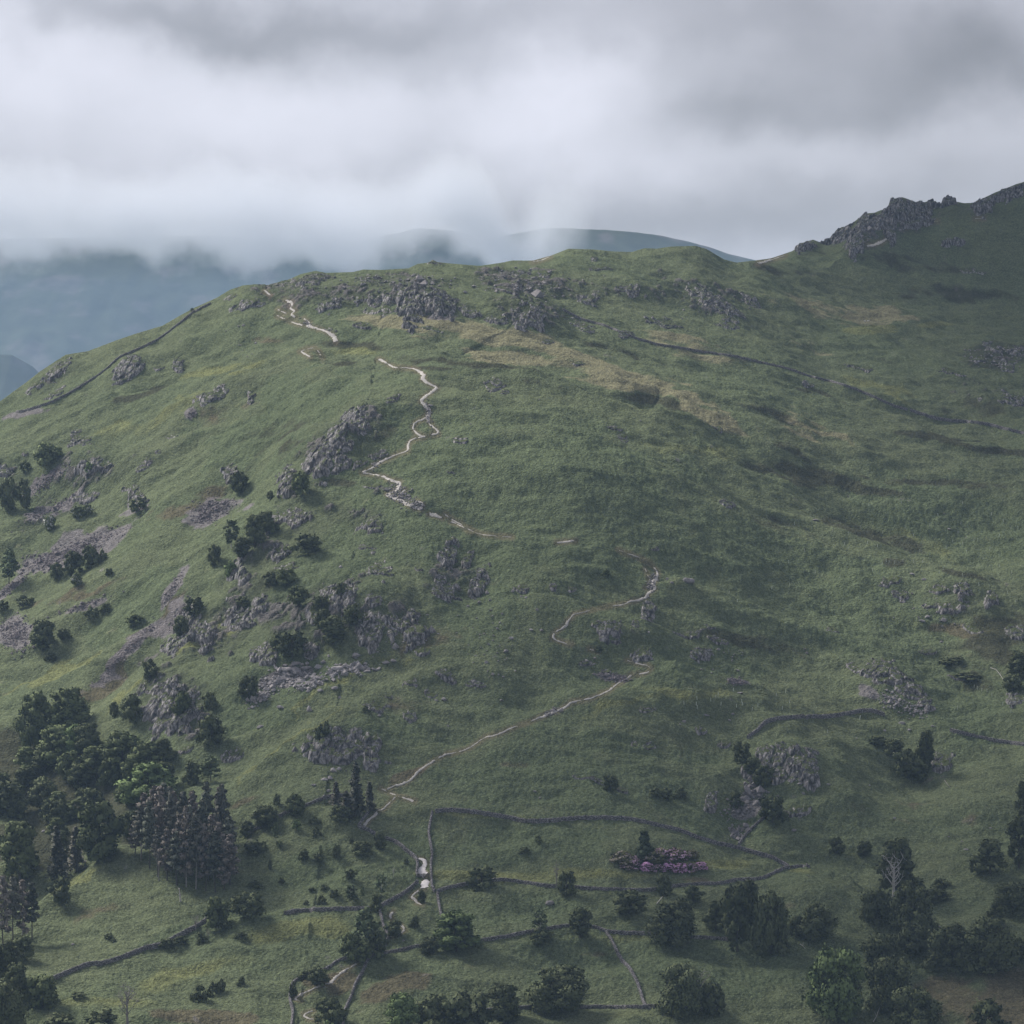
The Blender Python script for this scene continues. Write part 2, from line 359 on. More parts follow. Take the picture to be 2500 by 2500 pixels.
def mesh_np(name, V, Fq, col=None, mats=(), smooth=True, idx=None):
    me = bpy.data.meshes.new(name); V = np.asarray(V, np.float32); Fq = np.asarray(Fq, np.int32); k = Fq.shape[1]
    me.vertices.add(len(V)); me.vertices.foreach_set('co', V.ravel())
    me.loops.add(Fq.size); me.loops.foreach_set('vertex_index', Fq.ravel())
    me.polygons.add(len(Fq)); me.polygons.foreach_set('loop_start', np.arange(0, Fq.size, k, dtype=np.int32))
    try: me.polygons.foreach_set('loop_total', np.full(len(Fq), k, np.int32))
    except Exception: pass
    me.polygons.foreach_set('use_smooth', np.full(len(Fq), smooth))
    if idx is not None: me.polygons.foreach_set('material_index', np.asarray(idx, np.int32))
    if col is not None:
        a = me.color_attributes.new('Col', 'FLOAT_COLOR', 'POINT'); c = np.ones((len(V), 4), np.float32); c[:, :3] = col; a.data.foreach_set('color', c.ravel())
    for m_ in mats: me.materials.append(m_)
    me.update(calc_edges=True)
    return me
def link(name, me, parent=None, loc=(0, 0, 0), **props):
    o = bpy.data.objects.new(name, me); S.collection.objects.link(o); o.location = loc
    if parent: o.parent = parent
    for k, v in props.items(): o[k] = v
    return o
def grid_faces(nr, nc):
    i = np.arange(nr * nc, dtype=np.int32).reshape(nr, nc)
    return np.stack([i[:-1, :-1].ravel(), i[:-1, 1:].ravel(), i[1:, 1:].ravel(), i[1:, :-1].ravel()], 1)

# ------------------------------------------------------------------ footpaths (in photo units: u, v, width in metres)
PATHS = {
 'main': [
  [(646, 709, 1.5), (652, 714, 1.8), (660, 720, 1.0)],
  [(697, 733, 1.0), (710, 738, 1.8), (714, 746, 1.2), (708, 752, 1.0), (720, 759, 1.5), (712, 767, 1.2), (722, 774, 1.0)],
  [(678, 756, .7), (700, 765, .7)], [(676, 770, .6), (710, 785, .7), (740, 794, .8)],
  [(742, 778, .9), (756, 788, 1.0), (750, 793, 2.2), (765, 799, 1.3), (790, 806, 1.2), (806, 815, 1.8), (816, 824, 2.6), (820, 835, 2.8)],
  [(735, 858, 1.0), (746, 865, 1.2), (758, 872, 1.0)], [(733, 859, .9), (748, 853, .8), (768, 849, .7)], [(775, 855, .8), (783, 866, .8), (788, 874, .8)],
  [(924, 877, 1.2), (933, 880, 1.5), (946, 888, 1.0), (966, 897, 1.0), (985, 898, .6), (1008, 900, .8), (1022, 906, 1.5), (1034, 916, 2.3), (1031, 925, 2.4), (1050, 938, 1.6), (1066, 947, 1.8),
   (1048, 961, 1.8), (1030, 975, 2.0), (1027, 980, 1.8), (1040, 990, 2.3), (1048, 1003, 2.0), (1043, 1016, 2.4), (1048, 1030, 1.3), (1057, 1042, 1.2), (1066, 1048, 1.2), (1070, 1058, 1.4), (1052, 1062, .8)],
  [(1042, 1018, 1.0), (1028, 1026, 1.2), (1015, 1031, .9), (1008, 1044, 1.0), (1016, 1056, 1.1), (1028, 1064, 1.2), (1040, 1066, 1.0)],
  [(1036, 1066, 1.0), (1012, 1071, .9), (1000, 1078, 1.1), (996, 1090, 1.3), (996, 1100, 1.2), (970, 1110, .8), (945, 1121, 1.2), (925, 1130, 2.2), (912, 1140, 1.6), (897, 1148, 1.0), (884, 1154, 1.3)],
  [(884, 1154, 1.1), (910, 1158, .9), (935, 1163, 1.2), (955, 1172, 1.8), (975, 1178, 2.0), (974, 1188, 2.2), (965, 1200, 2.2), (945, 1206, 2.0), (958, 1214, 2.4), (985, 1225, 1.7), (1005, 1236, 1.8), (1030, 1244, 1.6)],
  [(990, 1196, 1.5), (980, 1204, 1.4), (972, 1216, 1.6)], [(1020, 1224, 1.3), (1033, 1232, 1.4), (1025, 1243, 1.5)],
  [(1047, 1256, 2.6), (1062, 1258, 2.4), (1080, 1265, 1.0)], [(1100, 1273, 1.2), (1120, 1281, .8), (1150, 1300, .4)], [(1085, 1256, .6), (1125, 1280, .6), (1170, 1303, .5), (1250, 1312, .4)],
  [(1358, 1325, .5), (1378, 1323, 1.8), (1398, 1320, 1.0), (1405, 1320, .4)],
  [(1510, 1343, .4), (1555, 1359, .5), (1575, 1370, .6), (1593, 1382, .7), (1603, 1392, .9), (1607, 1405, 1.3), (1601, 1415, 2.0), (1594, 1428, 2.0), (1600, 1438, 1.6), (1585, 1446, 1.6), (1577, 1458, 1.2), (1560, 1464, 1.2), (1540, 1469, .9), (1522, 1475, .9),
   (1480, 1482, .5), (1430, 1493, .4), (1402, 1500, .5), (1394, 1510, .7), (1385, 1516, 1.1), (1383, 1525, 1.2), (1365, 1538, .7), (1352, 1548, .9), (1349, 1558, 1.1), (1362, 1565, .9), (1378, 1570, .8), (1396, 1574, .7)],
  [(1575, 1388, .7), (1589, 1420, .0), (1592, 1423, .9), (1578, 1436, .9)],
  [(1438, 1585, .5), (1460, 1590, .4)], [(1530, 1612, .5), (1560, 1620, .5), (1580, 1625, .6), (1589, 1631, .8), (1584, 1640, .9), (1575, 1644, .9), (1558, 1646, .5)],
  [(1543, 1648, .9), (1525, 1660, 1.1), (1505, 1671, 1.0), (1490, 1684, 1.4), (1475, 1692, 1.2), (1455, 1700, .8), (1440, 1705, .9), (1425, 1708, .7), (1398, 1714, 1.0), (1380, 1725, 1.3), (1362, 1735, 1.8), (1345, 1742, 2.2), (1325, 1749, 1.6), (1312, 1753, .8), (1285, 1766, .7), (1250, 1778, .8), (1222, 1790, .7), (1200, 1797, .8),
   (1185, 1800, .7), (1150, 1823, .7), (1120, 1836, .8), (1090, 1841, .8), (1060, 1858, .9), (1035, 1873, 1.1), (1015, 1890, 1.1), (1003, 1903, 1.1), (993, 1910, 1.2), (980, 1914, 1.3), (960, 1920, .6), (945, 1930, .7)],
  [(930, 1925, .5), (968, 1942, .8), (995, 1950, .8), (1012, 1956, 1.4)], [(966, 1945, .6), (945, 1967, .7), (932, 1977, .8), (918, 1981, 1.1), (917, 1990, 1.5), (905, 1998, 1.1), (895, 2008, 1.3), (890, 2018, 1.4)],
  [(1024, 2174, .7), (1012, 2181, .8), (1004, 2189, 1.2), (1015, 2196, 1.0), (1018, 2203, .9), (1032, 2210, .8)],
  [(960, 2226, 1.0), (951, 2236, 1.2), (958, 2244, 1.0)], [(979, 2258, .8), (988, 2272, 1.0), (965, 2284, .7), (945, 2286, .9)],
  [(872, 2352, .8), (848, 2366, .8), (820, 2385, 1.2), (808, 2398, 1.4), (770, 2412, .8), (735, 2430, .8), (720, 2438, 1.0), (735, 2444, .7)],
  [(765, 2468, .7), (742, 2476, 1.0), (752, 2486, .6), (775, 2490, .5)]],
 'gravel': [[(1020, 2095, 1.0), (1032, 2099, 1.4), (1040, 2105, 1.8), (1036, 2115, 2.2), (1029, 2125, 3.4), (1034, 2133, 3.8), (1042, 2137, 3.2)], [(1037, 2147, 1.8), (1041, 2151, 3.6), (1036, 2160, 3.4), (1037, 2170, 4.0)]],
 'far': [[(1300, 640, .8), (1322, 635, 1.4), (1342, 627, .8)], [(1850, 643, 1.6), (1870, 638, 2.2), (1890, 632, 1.6), (1915, 624, 1.0)],
         [(2115, 601, 2.0), (2140, 596, 3.0), (2160, 585, 2.0), (2176, 576, 1.0)], [(2210, 556, .7), (2240, 548, .8), (2290, 540, .8)], [(2380, 534, .8), (2402, 533, 1.2)]],
}
PM = np.zeros(Z.shape, np.float32)
def uv_region(u0, u1, v0, v1, pad):
    d0 = raydir(u0 - pad, (v0 + v1) / 2); d1 = raydir(u1 + pad, (v0 + v1) / 2)
    c = np.where((AZ > d0[0] / d0[1]) & (AZ < d1[0] / d1[1]))[0]
    sub = VV[:, c[0]:c[-1] + 1]; rows = np.where(((sub > v0 - pad) & (sub < v1 + pad)).any(1))[0]; rows = rows[rows > 40]
    return (slice(rows[0], rows[-1] + 1), slice(c[0], c[-1] + 1))
def seg_dist(P, U, V):
    D = np.full(U.shape, 1e9, np.float32)
    for (x0, y0), (x1, y1) in zip(P[:-1], P[1:]):
        dx, dy = x1 - x0, y1 - y0; t = np.clip(((U - x0) * dx + (V - y0) * dy) / (dx * dx + dy * dy + 1e-9), 0, 1)
        D = np.minimum(D, np.hypot(U - x0 - t * dx, V - y0 - t * dy))
    return D
for segs in PATHS.values():
    for sg in segs:
        us = [p[0] for p in sg]; vs = [p[1] for p in sg]
        R = uv_region(min(us), max(us), min(vs), max(vs), 26)
        D = seg_dist([(p[0], p[1]) for p in sg], UU[R], VV[R])
        PM[R] = np.maximum(PM[R], np.exp(-(D / 11) ** 2))

# ------------------------------------------------------------------ what grows where, plus some painted ridge shade
def ell(lst, soft=1.0, warp=1):
    o = np.zeros(Z.shape, np.float32)
    for t in lst:
        u, v, su, sv_, ang = t[:5]; amp = t[5] if len(t) > 5 else 1
        R = uv_region(u - max(su, sv_) * 2, u + max(su, sv_) * 2, v - max(su, sv_) * 2, v + max(su, sv_) * 2, 0)
        ca, sa = math.cos(math.radians(ang)), math.sin(math.radians(ang))
        U = UU[R] - u; V = VV[R] - v
        if warp: U = U + WU[R] * su; V = V + WV[R] * sv_
        r2 = ((U * ca + V * sa) / su) ** 2 + ((-U * sa + V * ca) / sv_) ** 2
        o[R] = np.maximum(o[R], amp * np.exp(-r2 ** 1.5 * soft))
    return o
WU = fbm(XX, YY, 22, 3, 201) * .8; WV = fbm(XX, YY, 22, 3, 202) * .8
big = fbm(XX, YY, 70, 3, 300); mid = fbm(XX, YY, 16, 3, 301); fine = fbm(XX, YY, 4.5, 2, 302); streak = fbm(XX * .35 + YY * .05, YY, 7, 3, 303)
BRACKEN = [(1250, 1250, 330, 150, 10), (1500, 1330, 300, 120, 10), (1050, 1080, 250, 80, 10), (1180, 1480, 100, 130, 15), (1150, 1380, 110, 90, 0), (1380, 1900, 330, 110, 0), (1280, 2060, 260, 60, 0), (1000, 1160, 160, 80, 0),
  (1000, 1250, 150, 80, 30), (900, 1330, 160, 90, 0), (1400, 1150, 300, 100, 10), (700, 1000, 220, 60, -20), (640, 1060, 160, 90, -40), (1720, 1620, 180, 50, 5), (2150, 1520, 180, 120, 20), (2330, 1700, 180, 120, 25), (750, 1440, 200, 120, 0, .8),
  (640, 1700, 180, 70, -30), (330, 1480, 160, 60, -40), (1000, 2100, 100, 90, 40), (1750, 2000, 200, 50, 10), (1500, 2330, 240, 60, 0), (780, 2120, 160, 70, 0, .7), (1250, 2220, 220, 40, 0, .8), (450, 2280, 120, 60, -20, .7), (950, 1780, 140, 60, -20, .7),
  (2300, 1250, 260, 80, 20), (1900, 1350, 260, 60, 20), (1800, 2350, 500, 100, 0, .7)]
TAN = [(980, 790, 130, 20, 10), (1130, 800, 110, 22, 10), (1280, 830, 150, 22, 12), (1220, 870, 120, 18, 8), (1400, 870, 130, 20, 15), (1480, 905, 150, 22, 10), (1560, 940, 140, 20, 10), (1660, 965, 110, 22, 22), (1050, 770, 90, 14, 20, .9),
  (1750, 1020, 120, 20, 22, .7), (1700, 850, 150, 18, 15, .6), (1990, 1050, 130, 22, 25, .6), (1640, 825, 80, 14, 8, .6), (2030, 760, 150, 24, 15, .6), (2140, 770, 100, 22, 0, .9), (1980, 850, 60, 14, 20, .6)]
YEL = [(2130, 805, 70, 14, -4), (2290, 792, 60, 8, 0, .8), (870, 858, 60, 10, 0, .9), (1010, 905, 0.1, 1, 0), (540, 905, 120, 10, -12, .8), (1650, 1690, 130, 14, 5, .8), (1500, 1720, 130, 14, -25, .6), (1180, 2140, 200, 16, 3, .9), (1450, 2130, 200, 18, 0, .8), (1750, 2110, 110, 14, -3, .9), (720, 2270, 180, 30, -8, .8),
  (450, 2380, 180, 40, -18, .6), (300, 2450, 160, 20, 0, .6), (850, 1990, .1, 1, 0), (1150, 1990, 160, 8, 2, .6), (800, 1680, 210, 9, -27, .9), (700, 1820, 190, 8, -36, 1), (500, 1560, 110, 10, -30, .8), (130, 1640, 160, 10, -25, .9), (320, 1690, 120, 8, -42, .7), (2080, 1740, 120, 8, 0, .5), (2160, 1500, 160, 20, 25, .4), (420, 1010, 220, 18, -20, .6),
  (1700, 1100, 200, 20, 10, .5), (2150, 950, 110, 16, 25, .7), (1950, 2125, 60, 8, 10, .6), (190, 2150, 70, 10, -32, 1), (1500, 2290, 150, 16, 0, .5), (1560, 2480, 200, 20, 0, .4), (2250, 1330, 200, 18, 25, .5)]
BROWN = [(950, 2410, 80, 40, -20), (830, 2400, 60, 25, -20), (760, 2395, 30, 15, 0), (480, 2480, 100, 18, 0), (300, 1620, 140, 20, -45, .9), (420, 1500, 90, 18, -50, .9), (240, 1690, 60, 20, -30, .9), (560, 2490, 80, 20, 0), (240, 2230, 100, 20, -10, .5), (2250, 1960, 300, 60, 10, .25), (2380, 2420, 160, 90, -10, .6), (2480, 2480, 160, 120, 0, .9), (1270, 1870, 60, 12, 0, .5), (1800, 1600, 100, 14, 5, .4),
  (660, 830, 50, 10, 0, .6), (560, 1000, 120, 22, -25, .4), (1000, 1720, 90, 20, 0, .4), (1440, 2330, 60, 10, 0, .5), (600, 1960, 60, 12, -20, .7), (1010, 1890, 60, 10, -20, .8), (1000, 1570, 160, 40, -15, .4), (450, 1230, 100, 22, -30, .6), (200, 1440, 120, 10, -20, .7), (2330, 1540, 90, 18, 10, .8), (1700, 2150, 60, 10, 0, .6)]
HEATH_SHADE = [(1045, 798, 40, 7, 5), (885, 845, 110, 12, 2, .8), (1150, 890, 200, 12, 5, .7), (1610, 985, 90, 13, 12, 1), (840, 888, 35, 5, -5, 1), (1050, 900, 50, 5, 2, .9), (1330, 940, 120, 9, 10, .5), (1740, 880, 120, 8, 12, .4), (2300, 1075, 130, 14, 12, .9), (2440, 1100, 100, 10, 8, .8), (2030, 1170, 220, 22, 12, .8), (2300, 1180, 220, 12, 3, .6), (2120, 1300, 150, 22, 20, .7),  # dark heath and rushes; patches below the right ridges also paint in their shade
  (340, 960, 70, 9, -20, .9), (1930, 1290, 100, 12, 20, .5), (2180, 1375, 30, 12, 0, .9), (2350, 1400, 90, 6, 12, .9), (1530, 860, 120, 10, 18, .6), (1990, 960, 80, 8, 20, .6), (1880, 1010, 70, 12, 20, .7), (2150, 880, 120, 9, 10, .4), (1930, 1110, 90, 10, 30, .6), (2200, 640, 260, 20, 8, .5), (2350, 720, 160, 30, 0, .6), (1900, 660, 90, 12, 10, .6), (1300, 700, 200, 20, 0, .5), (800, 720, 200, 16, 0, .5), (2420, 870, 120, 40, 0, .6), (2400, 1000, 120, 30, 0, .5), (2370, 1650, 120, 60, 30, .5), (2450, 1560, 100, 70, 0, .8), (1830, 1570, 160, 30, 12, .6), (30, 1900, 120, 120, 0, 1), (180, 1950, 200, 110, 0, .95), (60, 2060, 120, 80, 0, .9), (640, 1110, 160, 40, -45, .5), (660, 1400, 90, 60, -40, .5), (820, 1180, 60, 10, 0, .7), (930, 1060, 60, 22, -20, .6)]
SCREE = [(190, 1335, 130, 26, -22), (110, 1370, 70, 34, -10), (40, 1550, 40, 42, -50), (520, 1240, 70, 28, -10), (490, 1270, 40, 22, 0), (420, 1440, 60, 18, -60), (430, 1500, 60, 20, -55, .95), (300, 1610, 110, 14, -45, .85), (365, 1550, 70, 16, -50, .9), (130, 1240, 70, 12, -28), (110, 1180, 60, 14, -40), (1500, 1655, 36, 10, 8), (1795, 1665, 26, 8, 5), (1820, 1975, 24, 36, 70),
  (60, 1010, 60, 8, -12), (470, 1012, 16, 14, -30), (690, 1655, 70, 22, -20, .9), (2120, 1690, 40, 14, 20, .9), (2180, 545, 9, 34, 15), (1085, 775, 30, 5, 0), (30, 1430, 60, 10, -40, .9), (200, 1480, 60, 9, -20, .7), (330, 1245, 40, 8, -20, .6)]
ROCKY = [(870, 1040, 70, 50, -30, .9), (790, 1110, 90, 50, -42, .9), (720, 1190, 60, 50, -45, .9), (640, 1330, 80, 60, -40, .8), (600, 1430, 80, 60, -45, .8), (520, 1540, 100, 60, -35, .9), (700, 1500, 120, 70, -20, .9), (830, 1500, 110, 80, 0, 1), (960, 1500, 100, 70, -20, .9), (1120, 1410, 80, 60, 30, .8), (420, 1680, 80, 80, -30, .9), (480, 1760, 70, 50, -30, .8), (850, 1260, 120, 40, 10, .7), (200, 1150, 130, 50, -10, .9), (100, 1260, 120, 40, -30, .7), (1040, 730, 110, 36, 10, 1), (760, 720, 160, 30, -5, .9), (1290, 760, 110, 40, 5, .9), (560, 960, 110, 30, -30, .5), (1740, 730, 140, 40, 25, .8), (1620, 790, 80, 20, 10, .5), (2400, 870, 100, 30, 10, .6), (1520, 1560, 130, 60, 10, .5),
 (700, 700, 120, 14, -5, .7), (880, 730, 160, 22, 0, .8), (1010, 690, 160, 25, 0, .8), (1280, 690, 140, 40, 5, 1), (1420, 700, 120, 30, 8, .8), (1680, 740, 150, 24, 20, .8), (2150, 560, 120, 40, -25, .9), (2350, 520, 160, 26, 0, .6), (800, 1080, 110, 60, -40, .7), (700, 1330, 120, 60, -30, .6), (850, 1480, 140, 80, -10, .6), (1080, 1420, 70, 70, 20, .6),
  (500, 1560, 130, 60, -30, .6), (400, 1700, 70, 60, -30, .6), (820, 1810, 90, 40, 0, .6), (1900, 1880, 100, 70, 10, .5), (2180, 1660, 120, 50, 28, .6), (2350, 1480, 120, 50, 10, .7), (200, 1120, 110, 40, -10, .6), (40, 1180, 80, 60, 0, .6), (2450, 870, 100, 30, 0, .8), (130, 920, 90, 26, -35, .7), (930, 1190, 60, 20, 20, .7), (2400, 950, 120, 40, 10, .5)]
E = {k: ell(v) for k, v in dict(br=BRACKEN, tan=TAN, ye=YEL, bn=BROWN, hs=HEATH_SHADE, sc=SCREE, ro=ROCKY).items()}
grass = np.array([.108, .127, .072]); brack = np.array([.092, .114, .064]); tan = np.array([.205, .188, .118]); yel = np.array([.155, .165, .072]); brown = np.array([.100, .082, .056]); heath_shade = np.array([.050, .050, .034]); scree = np.array([.160, .146, .152]); rock = np.array([.115, .104, .108]); soil = np.array([.13, .105, .07])
C = np.empty(Z.shape + (3,), np.float32); C[:] = grass
def mx(w, c, m=1.0):
    global C
    w = np.clip(w * m, 0, 1)[..., None]; C = C * (1 - w) + np.asarray(c, np.float32) * w
mx(sstep(-.1, .35, big + .35 * mid), brack, .55)
mx(sstep(.0, .5, -big + .5 * mid), brown, .08)
def patchy(w, k=.45): return sstep(.30, .62, w + mid * k + fine * .22)
mx(patchy(E['br']), brack, .85)
mx(patchy(E['bn']), brown, .75)
mx(patchy(E['hs'], .3), heath_shade, .85)
scrub = sstep(.25, .75, E['ro'] + mid * .35 + fine * .25)
mx(scrub, (.062, .070, .046), .6)
mx(sstep(.28, .65, E['tan'] + streak * .55 + fine * .2), tan, .75)
mx(sstep(.25, .7, E['ye'] + mid * .2), yel, .75)
mx(sstep(.28, .50, E['sc'] + mid * .35 + fine * .35), scree, .9)
rk = voro(XX / 3.2 + fine, YY / 3.2 + mid, 55)
rocky = sstep(.62, .80, E['ro'] * .9 + mid * .45 + fine * .45) * sstep(.50, .72, rk[2] + E['ro'] * .2)
mx(rocky, rock, .8)
mx(sstep(.25, .9, PM + fine * .3), soil, .55)
C *= (1 + .20 * fine + .10 * mid)[..., None].clip(.5, 1.6)
# relief of tussocks, bracken and broken rock
tus = near * (1 - .85 * sstep(.3, 1, PM))
b = np.clip(patchy(E['br']) * .6 + sstep(-.1, .35, big + .35 * mid) * .3, 0, 1)
f1, fe, rid, g_x, g_y = voro(XX / 1.9 + mid * .7, YY / 2.6 + fine * .7, 91)
Z = Z + tus * ((b * .42 + .22) * (.55 - f1) + fbm(XX, YY, 3.6, 2, 61) * .34 + vn(XX / .95, YY / 1.3, 62) * .10)
Z = Z + near * rocky * (.5 + rk[2]) * .9 * (1 - PM) + near * E['ro'] * (fbm(XX, YY, 9, 3, 66) * 1.6 + np.abs(vn(XX / 5, YY / 3.5, 67)) * 1.0) * (1 - PM)
Z = crest_fix(Z, 3)
del f1, fe, rid, g_x, g_y, rk
RB = Ray(Z); UU, VV = proj(XX, YY, Z)
P3 = np.stack([XX, YY, Z], -1).reshape(-1, 3)
def grassnodes(nt, L, tc, c):
    # blade-scale mottling of the turf, in metres
    for sc, lo, hi in ((2.6, .45, 1.55), (.9, .62, 1.38)):
        n = nn(nt, 'ShaderNodeTexNoise'); n.inputs['Scale'].default_value = sc; n.inputs['Detail'].default_value = 3; n.inputs['Roughness'].default_value = .7
        L(tc.outputs['Object'], n.inputs['Vector'])
        mr = nn(nt, 'ShaderNodeMapRange'); L(n.outputs['Fac'], mr.inputs[0]); mr.inputs[1].default_value = .3; mr.inputs[2].default_value = .7; mr.inputs[3].default_value = lo; mr.inputs[4].default_value = hi
        vm = nn(nt, 'ShaderNodeVectorMath', operation='SCALE'); L(c, vm.inputs[0]); L(mr.outputs[0], vm.inputs['Scale']); c = vm.outputs[0]
    return c
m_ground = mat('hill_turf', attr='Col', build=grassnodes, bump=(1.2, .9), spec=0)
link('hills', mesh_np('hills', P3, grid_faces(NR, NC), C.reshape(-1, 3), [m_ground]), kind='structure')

# ------------------------------------------------------------------ far mountains, haze, cloud
def far_hill(name, prof, Y0, depth, seed, rough=1.0, base=-200, foot=1500):
    us = np.array([p[0] for p in prof], float); vs = np.array([p[1] for p in prof], float)
    dd = [raydir(u, v) for u, v in prof]; ax = np.array([d[0] / d[1] for d in dd]); zt = np.array([d[2] / d[1] for d in dd]) * Y0
    xs = np.linspace(ax[0] * Y0, ax[-1] * Y0, 500); zc = np.interp(xs, ax * Y0, zt)
    t = np.concatenate([np.linspace(-1, 0, 110, endpoint=False), np.linspace(0, 1, 50)])
    X, T = np.meshgrid(xs, t); Zc2 = np.tile(zc, (len(t), 1))
    Y = Y0 + np.where(T < 0, T * foot, T * depth)
    s = 1 - np.abs(T); env = np.where(T < 0, s ** 1.15, s ** 1.3)
    gul = fbm(X, Y * .35, 520, 5, seed, .55) * 140 * rough
    Zz = base + (Zc2 - base) * env + gul * np.sin(np.clip(np.abs(T), 0, 1) * np.pi) + fbm(X, Y, 80, 3, seed + 3) * 8 * rough
    cc = np.empty(X.shape + (3,)); cc[:] = (.055, .065, .045); r = sstep(.05, .4, fbm(X, Y, 180, 4, seed + 8))[..., None]
    cc = cc * (1 - r) + np.array([.10, .095, .09]) * r
    return link(name, mesh_np(name, np.stack([X, Y, Zz], -1).reshape(-1, 3), grid_faces(*X.shape), cc.reshape(-1, 3), [m_far]), kind='structure')
m_far = mat('far_hill', attr='Col', var=[(.01, .35, 4)], spec=0)
far_hill('mountains', [(-2800, 1000), (-1700, 850), (-900, 700), (-500, 600), (-100, 585), (200, 580), (500, 575), (760, 590), (900, 585), (1020, 556), (1120, 565), (1240, 612), (1340, 680), (1450, 760), (1600, 860), (1900, 1000)], 11800, 3000, 400, .45, foot=1500)
far_hill('mountains', [(600, 985), (850, 800), (1050, 640), (1150, 600), (1250, 572), (1335, 557), (1400, 558), (1480, 561), (1560, 568), (1620, 576), (1680, 590), (1730, 603), (1780, 620), (1830, 632), (1900, 650), (2100, 700), (2400, 760), (3200, 900), (3900, 985)], 14500, 3000, 431, .3, foot=2000)
far_hill('mountains', [(-1500, 1110), (-1100, 1000), (-700, 930), (-350, 880), (-60, 858), (30, 868), (80, 895), (130, 950), (200, 1010), (320, 1080), (380, 1120)], 7000, 500, 462, .5, base=-260, foot=600)

for y0_, y1_ in ((3790, 8995), (9005, 26000)):
    gx2, gy2 = np.meshgrid(np.linspace(-12000, 12000, 80), np.linspace(y0_, y1_, 80)); gz2 = -172 + fbm(gx2, gy2, 900, 3, 5) * 12
    link('ground', mesh_np('ground', np.stack([gx2, gy2, gz2], -1).reshape(-1, 3), grid_faces(80, 80), np.tile([.06, .075, .04], (6400, 1)), [m_far]), kind='structure')

def volmat(name, col, dens, aniso=0.0):
    m = bpy.data.materials.new(name); m.use_nodes = True; nt = m.node_tree; nt.nodes.clear()
    o = nn(nt, 'ShaderNodeOutputMaterial'); p = nn(nt, 'ShaderNodeVolumePrincipled')
    p.inputs['Color'].default_value = (*col, 1); p.inputs['Anisotropy'].default_value = aniso
    p.inputs['Density'].default_value = dens if dens else 0
    nt.links.new(p.outputs[0], o.inputs['Volume']); return m, nt, p
def box(name, x0, x1, y0, y1, z0, z1, m, **kw):
    V = [(x, y, z) for z in (z0, z1) for y in (y0, y1) for x in (x0, x1)]
    return link(name, mesh_np(name, V, [(0, 2, 3, 1), (4, 5, 7, 6), (0, 1, 5, 4), (2, 6, 7, 3), (0, 4, 6, 2), (1, 3, 7, 5)], mats=[m], smooth=False), **kw)
HAZE = .57e-4
if HAZE:
    mh, _, _ = volmat('haze_air', (.47, .68, 1.0), HAZE)
    zmin = min(float(Z.min()), -265.0)
    xm = 11990.0
    box('haze', -xm, xm, -30, 9000, zmin - 1.5, 250.0, mh, kind='stuff')
CLOUD = True
if CLOUD:
    mc, nt, p = volmat('low_cloud', (.84, .87, .94), 0, .0); L = nt.links.new
    tc = nn(nt, 'ShaderNodeTexCoord'); sep = nn(nt, 'ShaderNodeSeparateXYZ'); L(tc.outputs['Object'], sep.inputs[0])
    def m(op, a, b=None, c=None, clamp=False):
        n = nn(nt, 'ShaderNodeMath', operation=op); n.use_clamp = clamp
        for i, x in enumerate((a, b, c)):
            if x is None: continue
            if isinstance(x, (int, float)): n.inputs[i].default_value = x
            else: L(x, n.inputs[i])
        return n.outputs[0]
    mp = nn(nt, 'ShaderNodeMapping'); mp.inputs['Scale'].default_value = (1, .6, 1.0); L(tc.outputs['Object'], mp.inputs[0])
    n = nn(nt, 'ShaderNodeTexNoise'); n.inputs['Scale'].default_value = .0040; n.inputs['Detail'].default_value = 6; n.inputs['Roughness'].default_value = .55; L(mp.outputs[0], n.inputs['Vector'])
    # base height of the cloud varies along x (metres): lower on the left, hanging in two tongues
    x = sep.outputs['X']; z = sep.outputs['Z']
    def g(cx, w, a):
        q = m('DIVIDE', m('SUBTRACT', x, cx), w); return m('MULTIPLY', m('EXPONENT', m('MULTIPLY', m('MULTIPLY', q, q), -1)), a)
    n3 = nn(nt, 'ShaderNodeTexNoise'); n3.inputs['Scale'].default_value = .00105; n3.inputs['Detail'].default_value = 2; L(tc.outputs['Object'], n3.inputs['Vector'])
    base = m('ADD', m('ADD', g(-1950, 500, -30), g(-560, 160, -30)), m('ADD', g(-225, 100, 55), g(16, 82, -170)))
    base = m('MULTIPLY_ADD', m('SUBTRACT', n3.outputs['Fac'], .5), 80, base)
    base = m('ADD', base, 352)
    fadex = m('MULTIPLY', m('SUBTRACT', 260, x), 1 / 220., None, True)
    hgt = m('SUBTRACT', z, base)
    dens = m('ADD', m('DIVIDE', hgt, 90.0), m('MULTIPLY', m('SUBTRACT', n.outputs['Fac'], .52), 5.5))
    dens = m('MULTIPLY', dens, 1.0, None, True)
    top = m('MULTIPLY', m('ADD', m('SUBTRACT', 300, hgt), m('MULTIPLY', m('SUBTRACT', n.outputs['Fac'], .5), 440)), 1 / 260., None, True)
    dens = m('MULTIPLY', m('MULTIPLY', m('MULTIPLY', dens, top), fadex), .0050)
    L(dens, p.inputs['Density'])
    o = box('cloud', -3200, 540, 9100, 10200, 120, 900, mc, kind='stuff')
    o['label'] = 'soft grey cloud bank hanging over the far blue mountains'

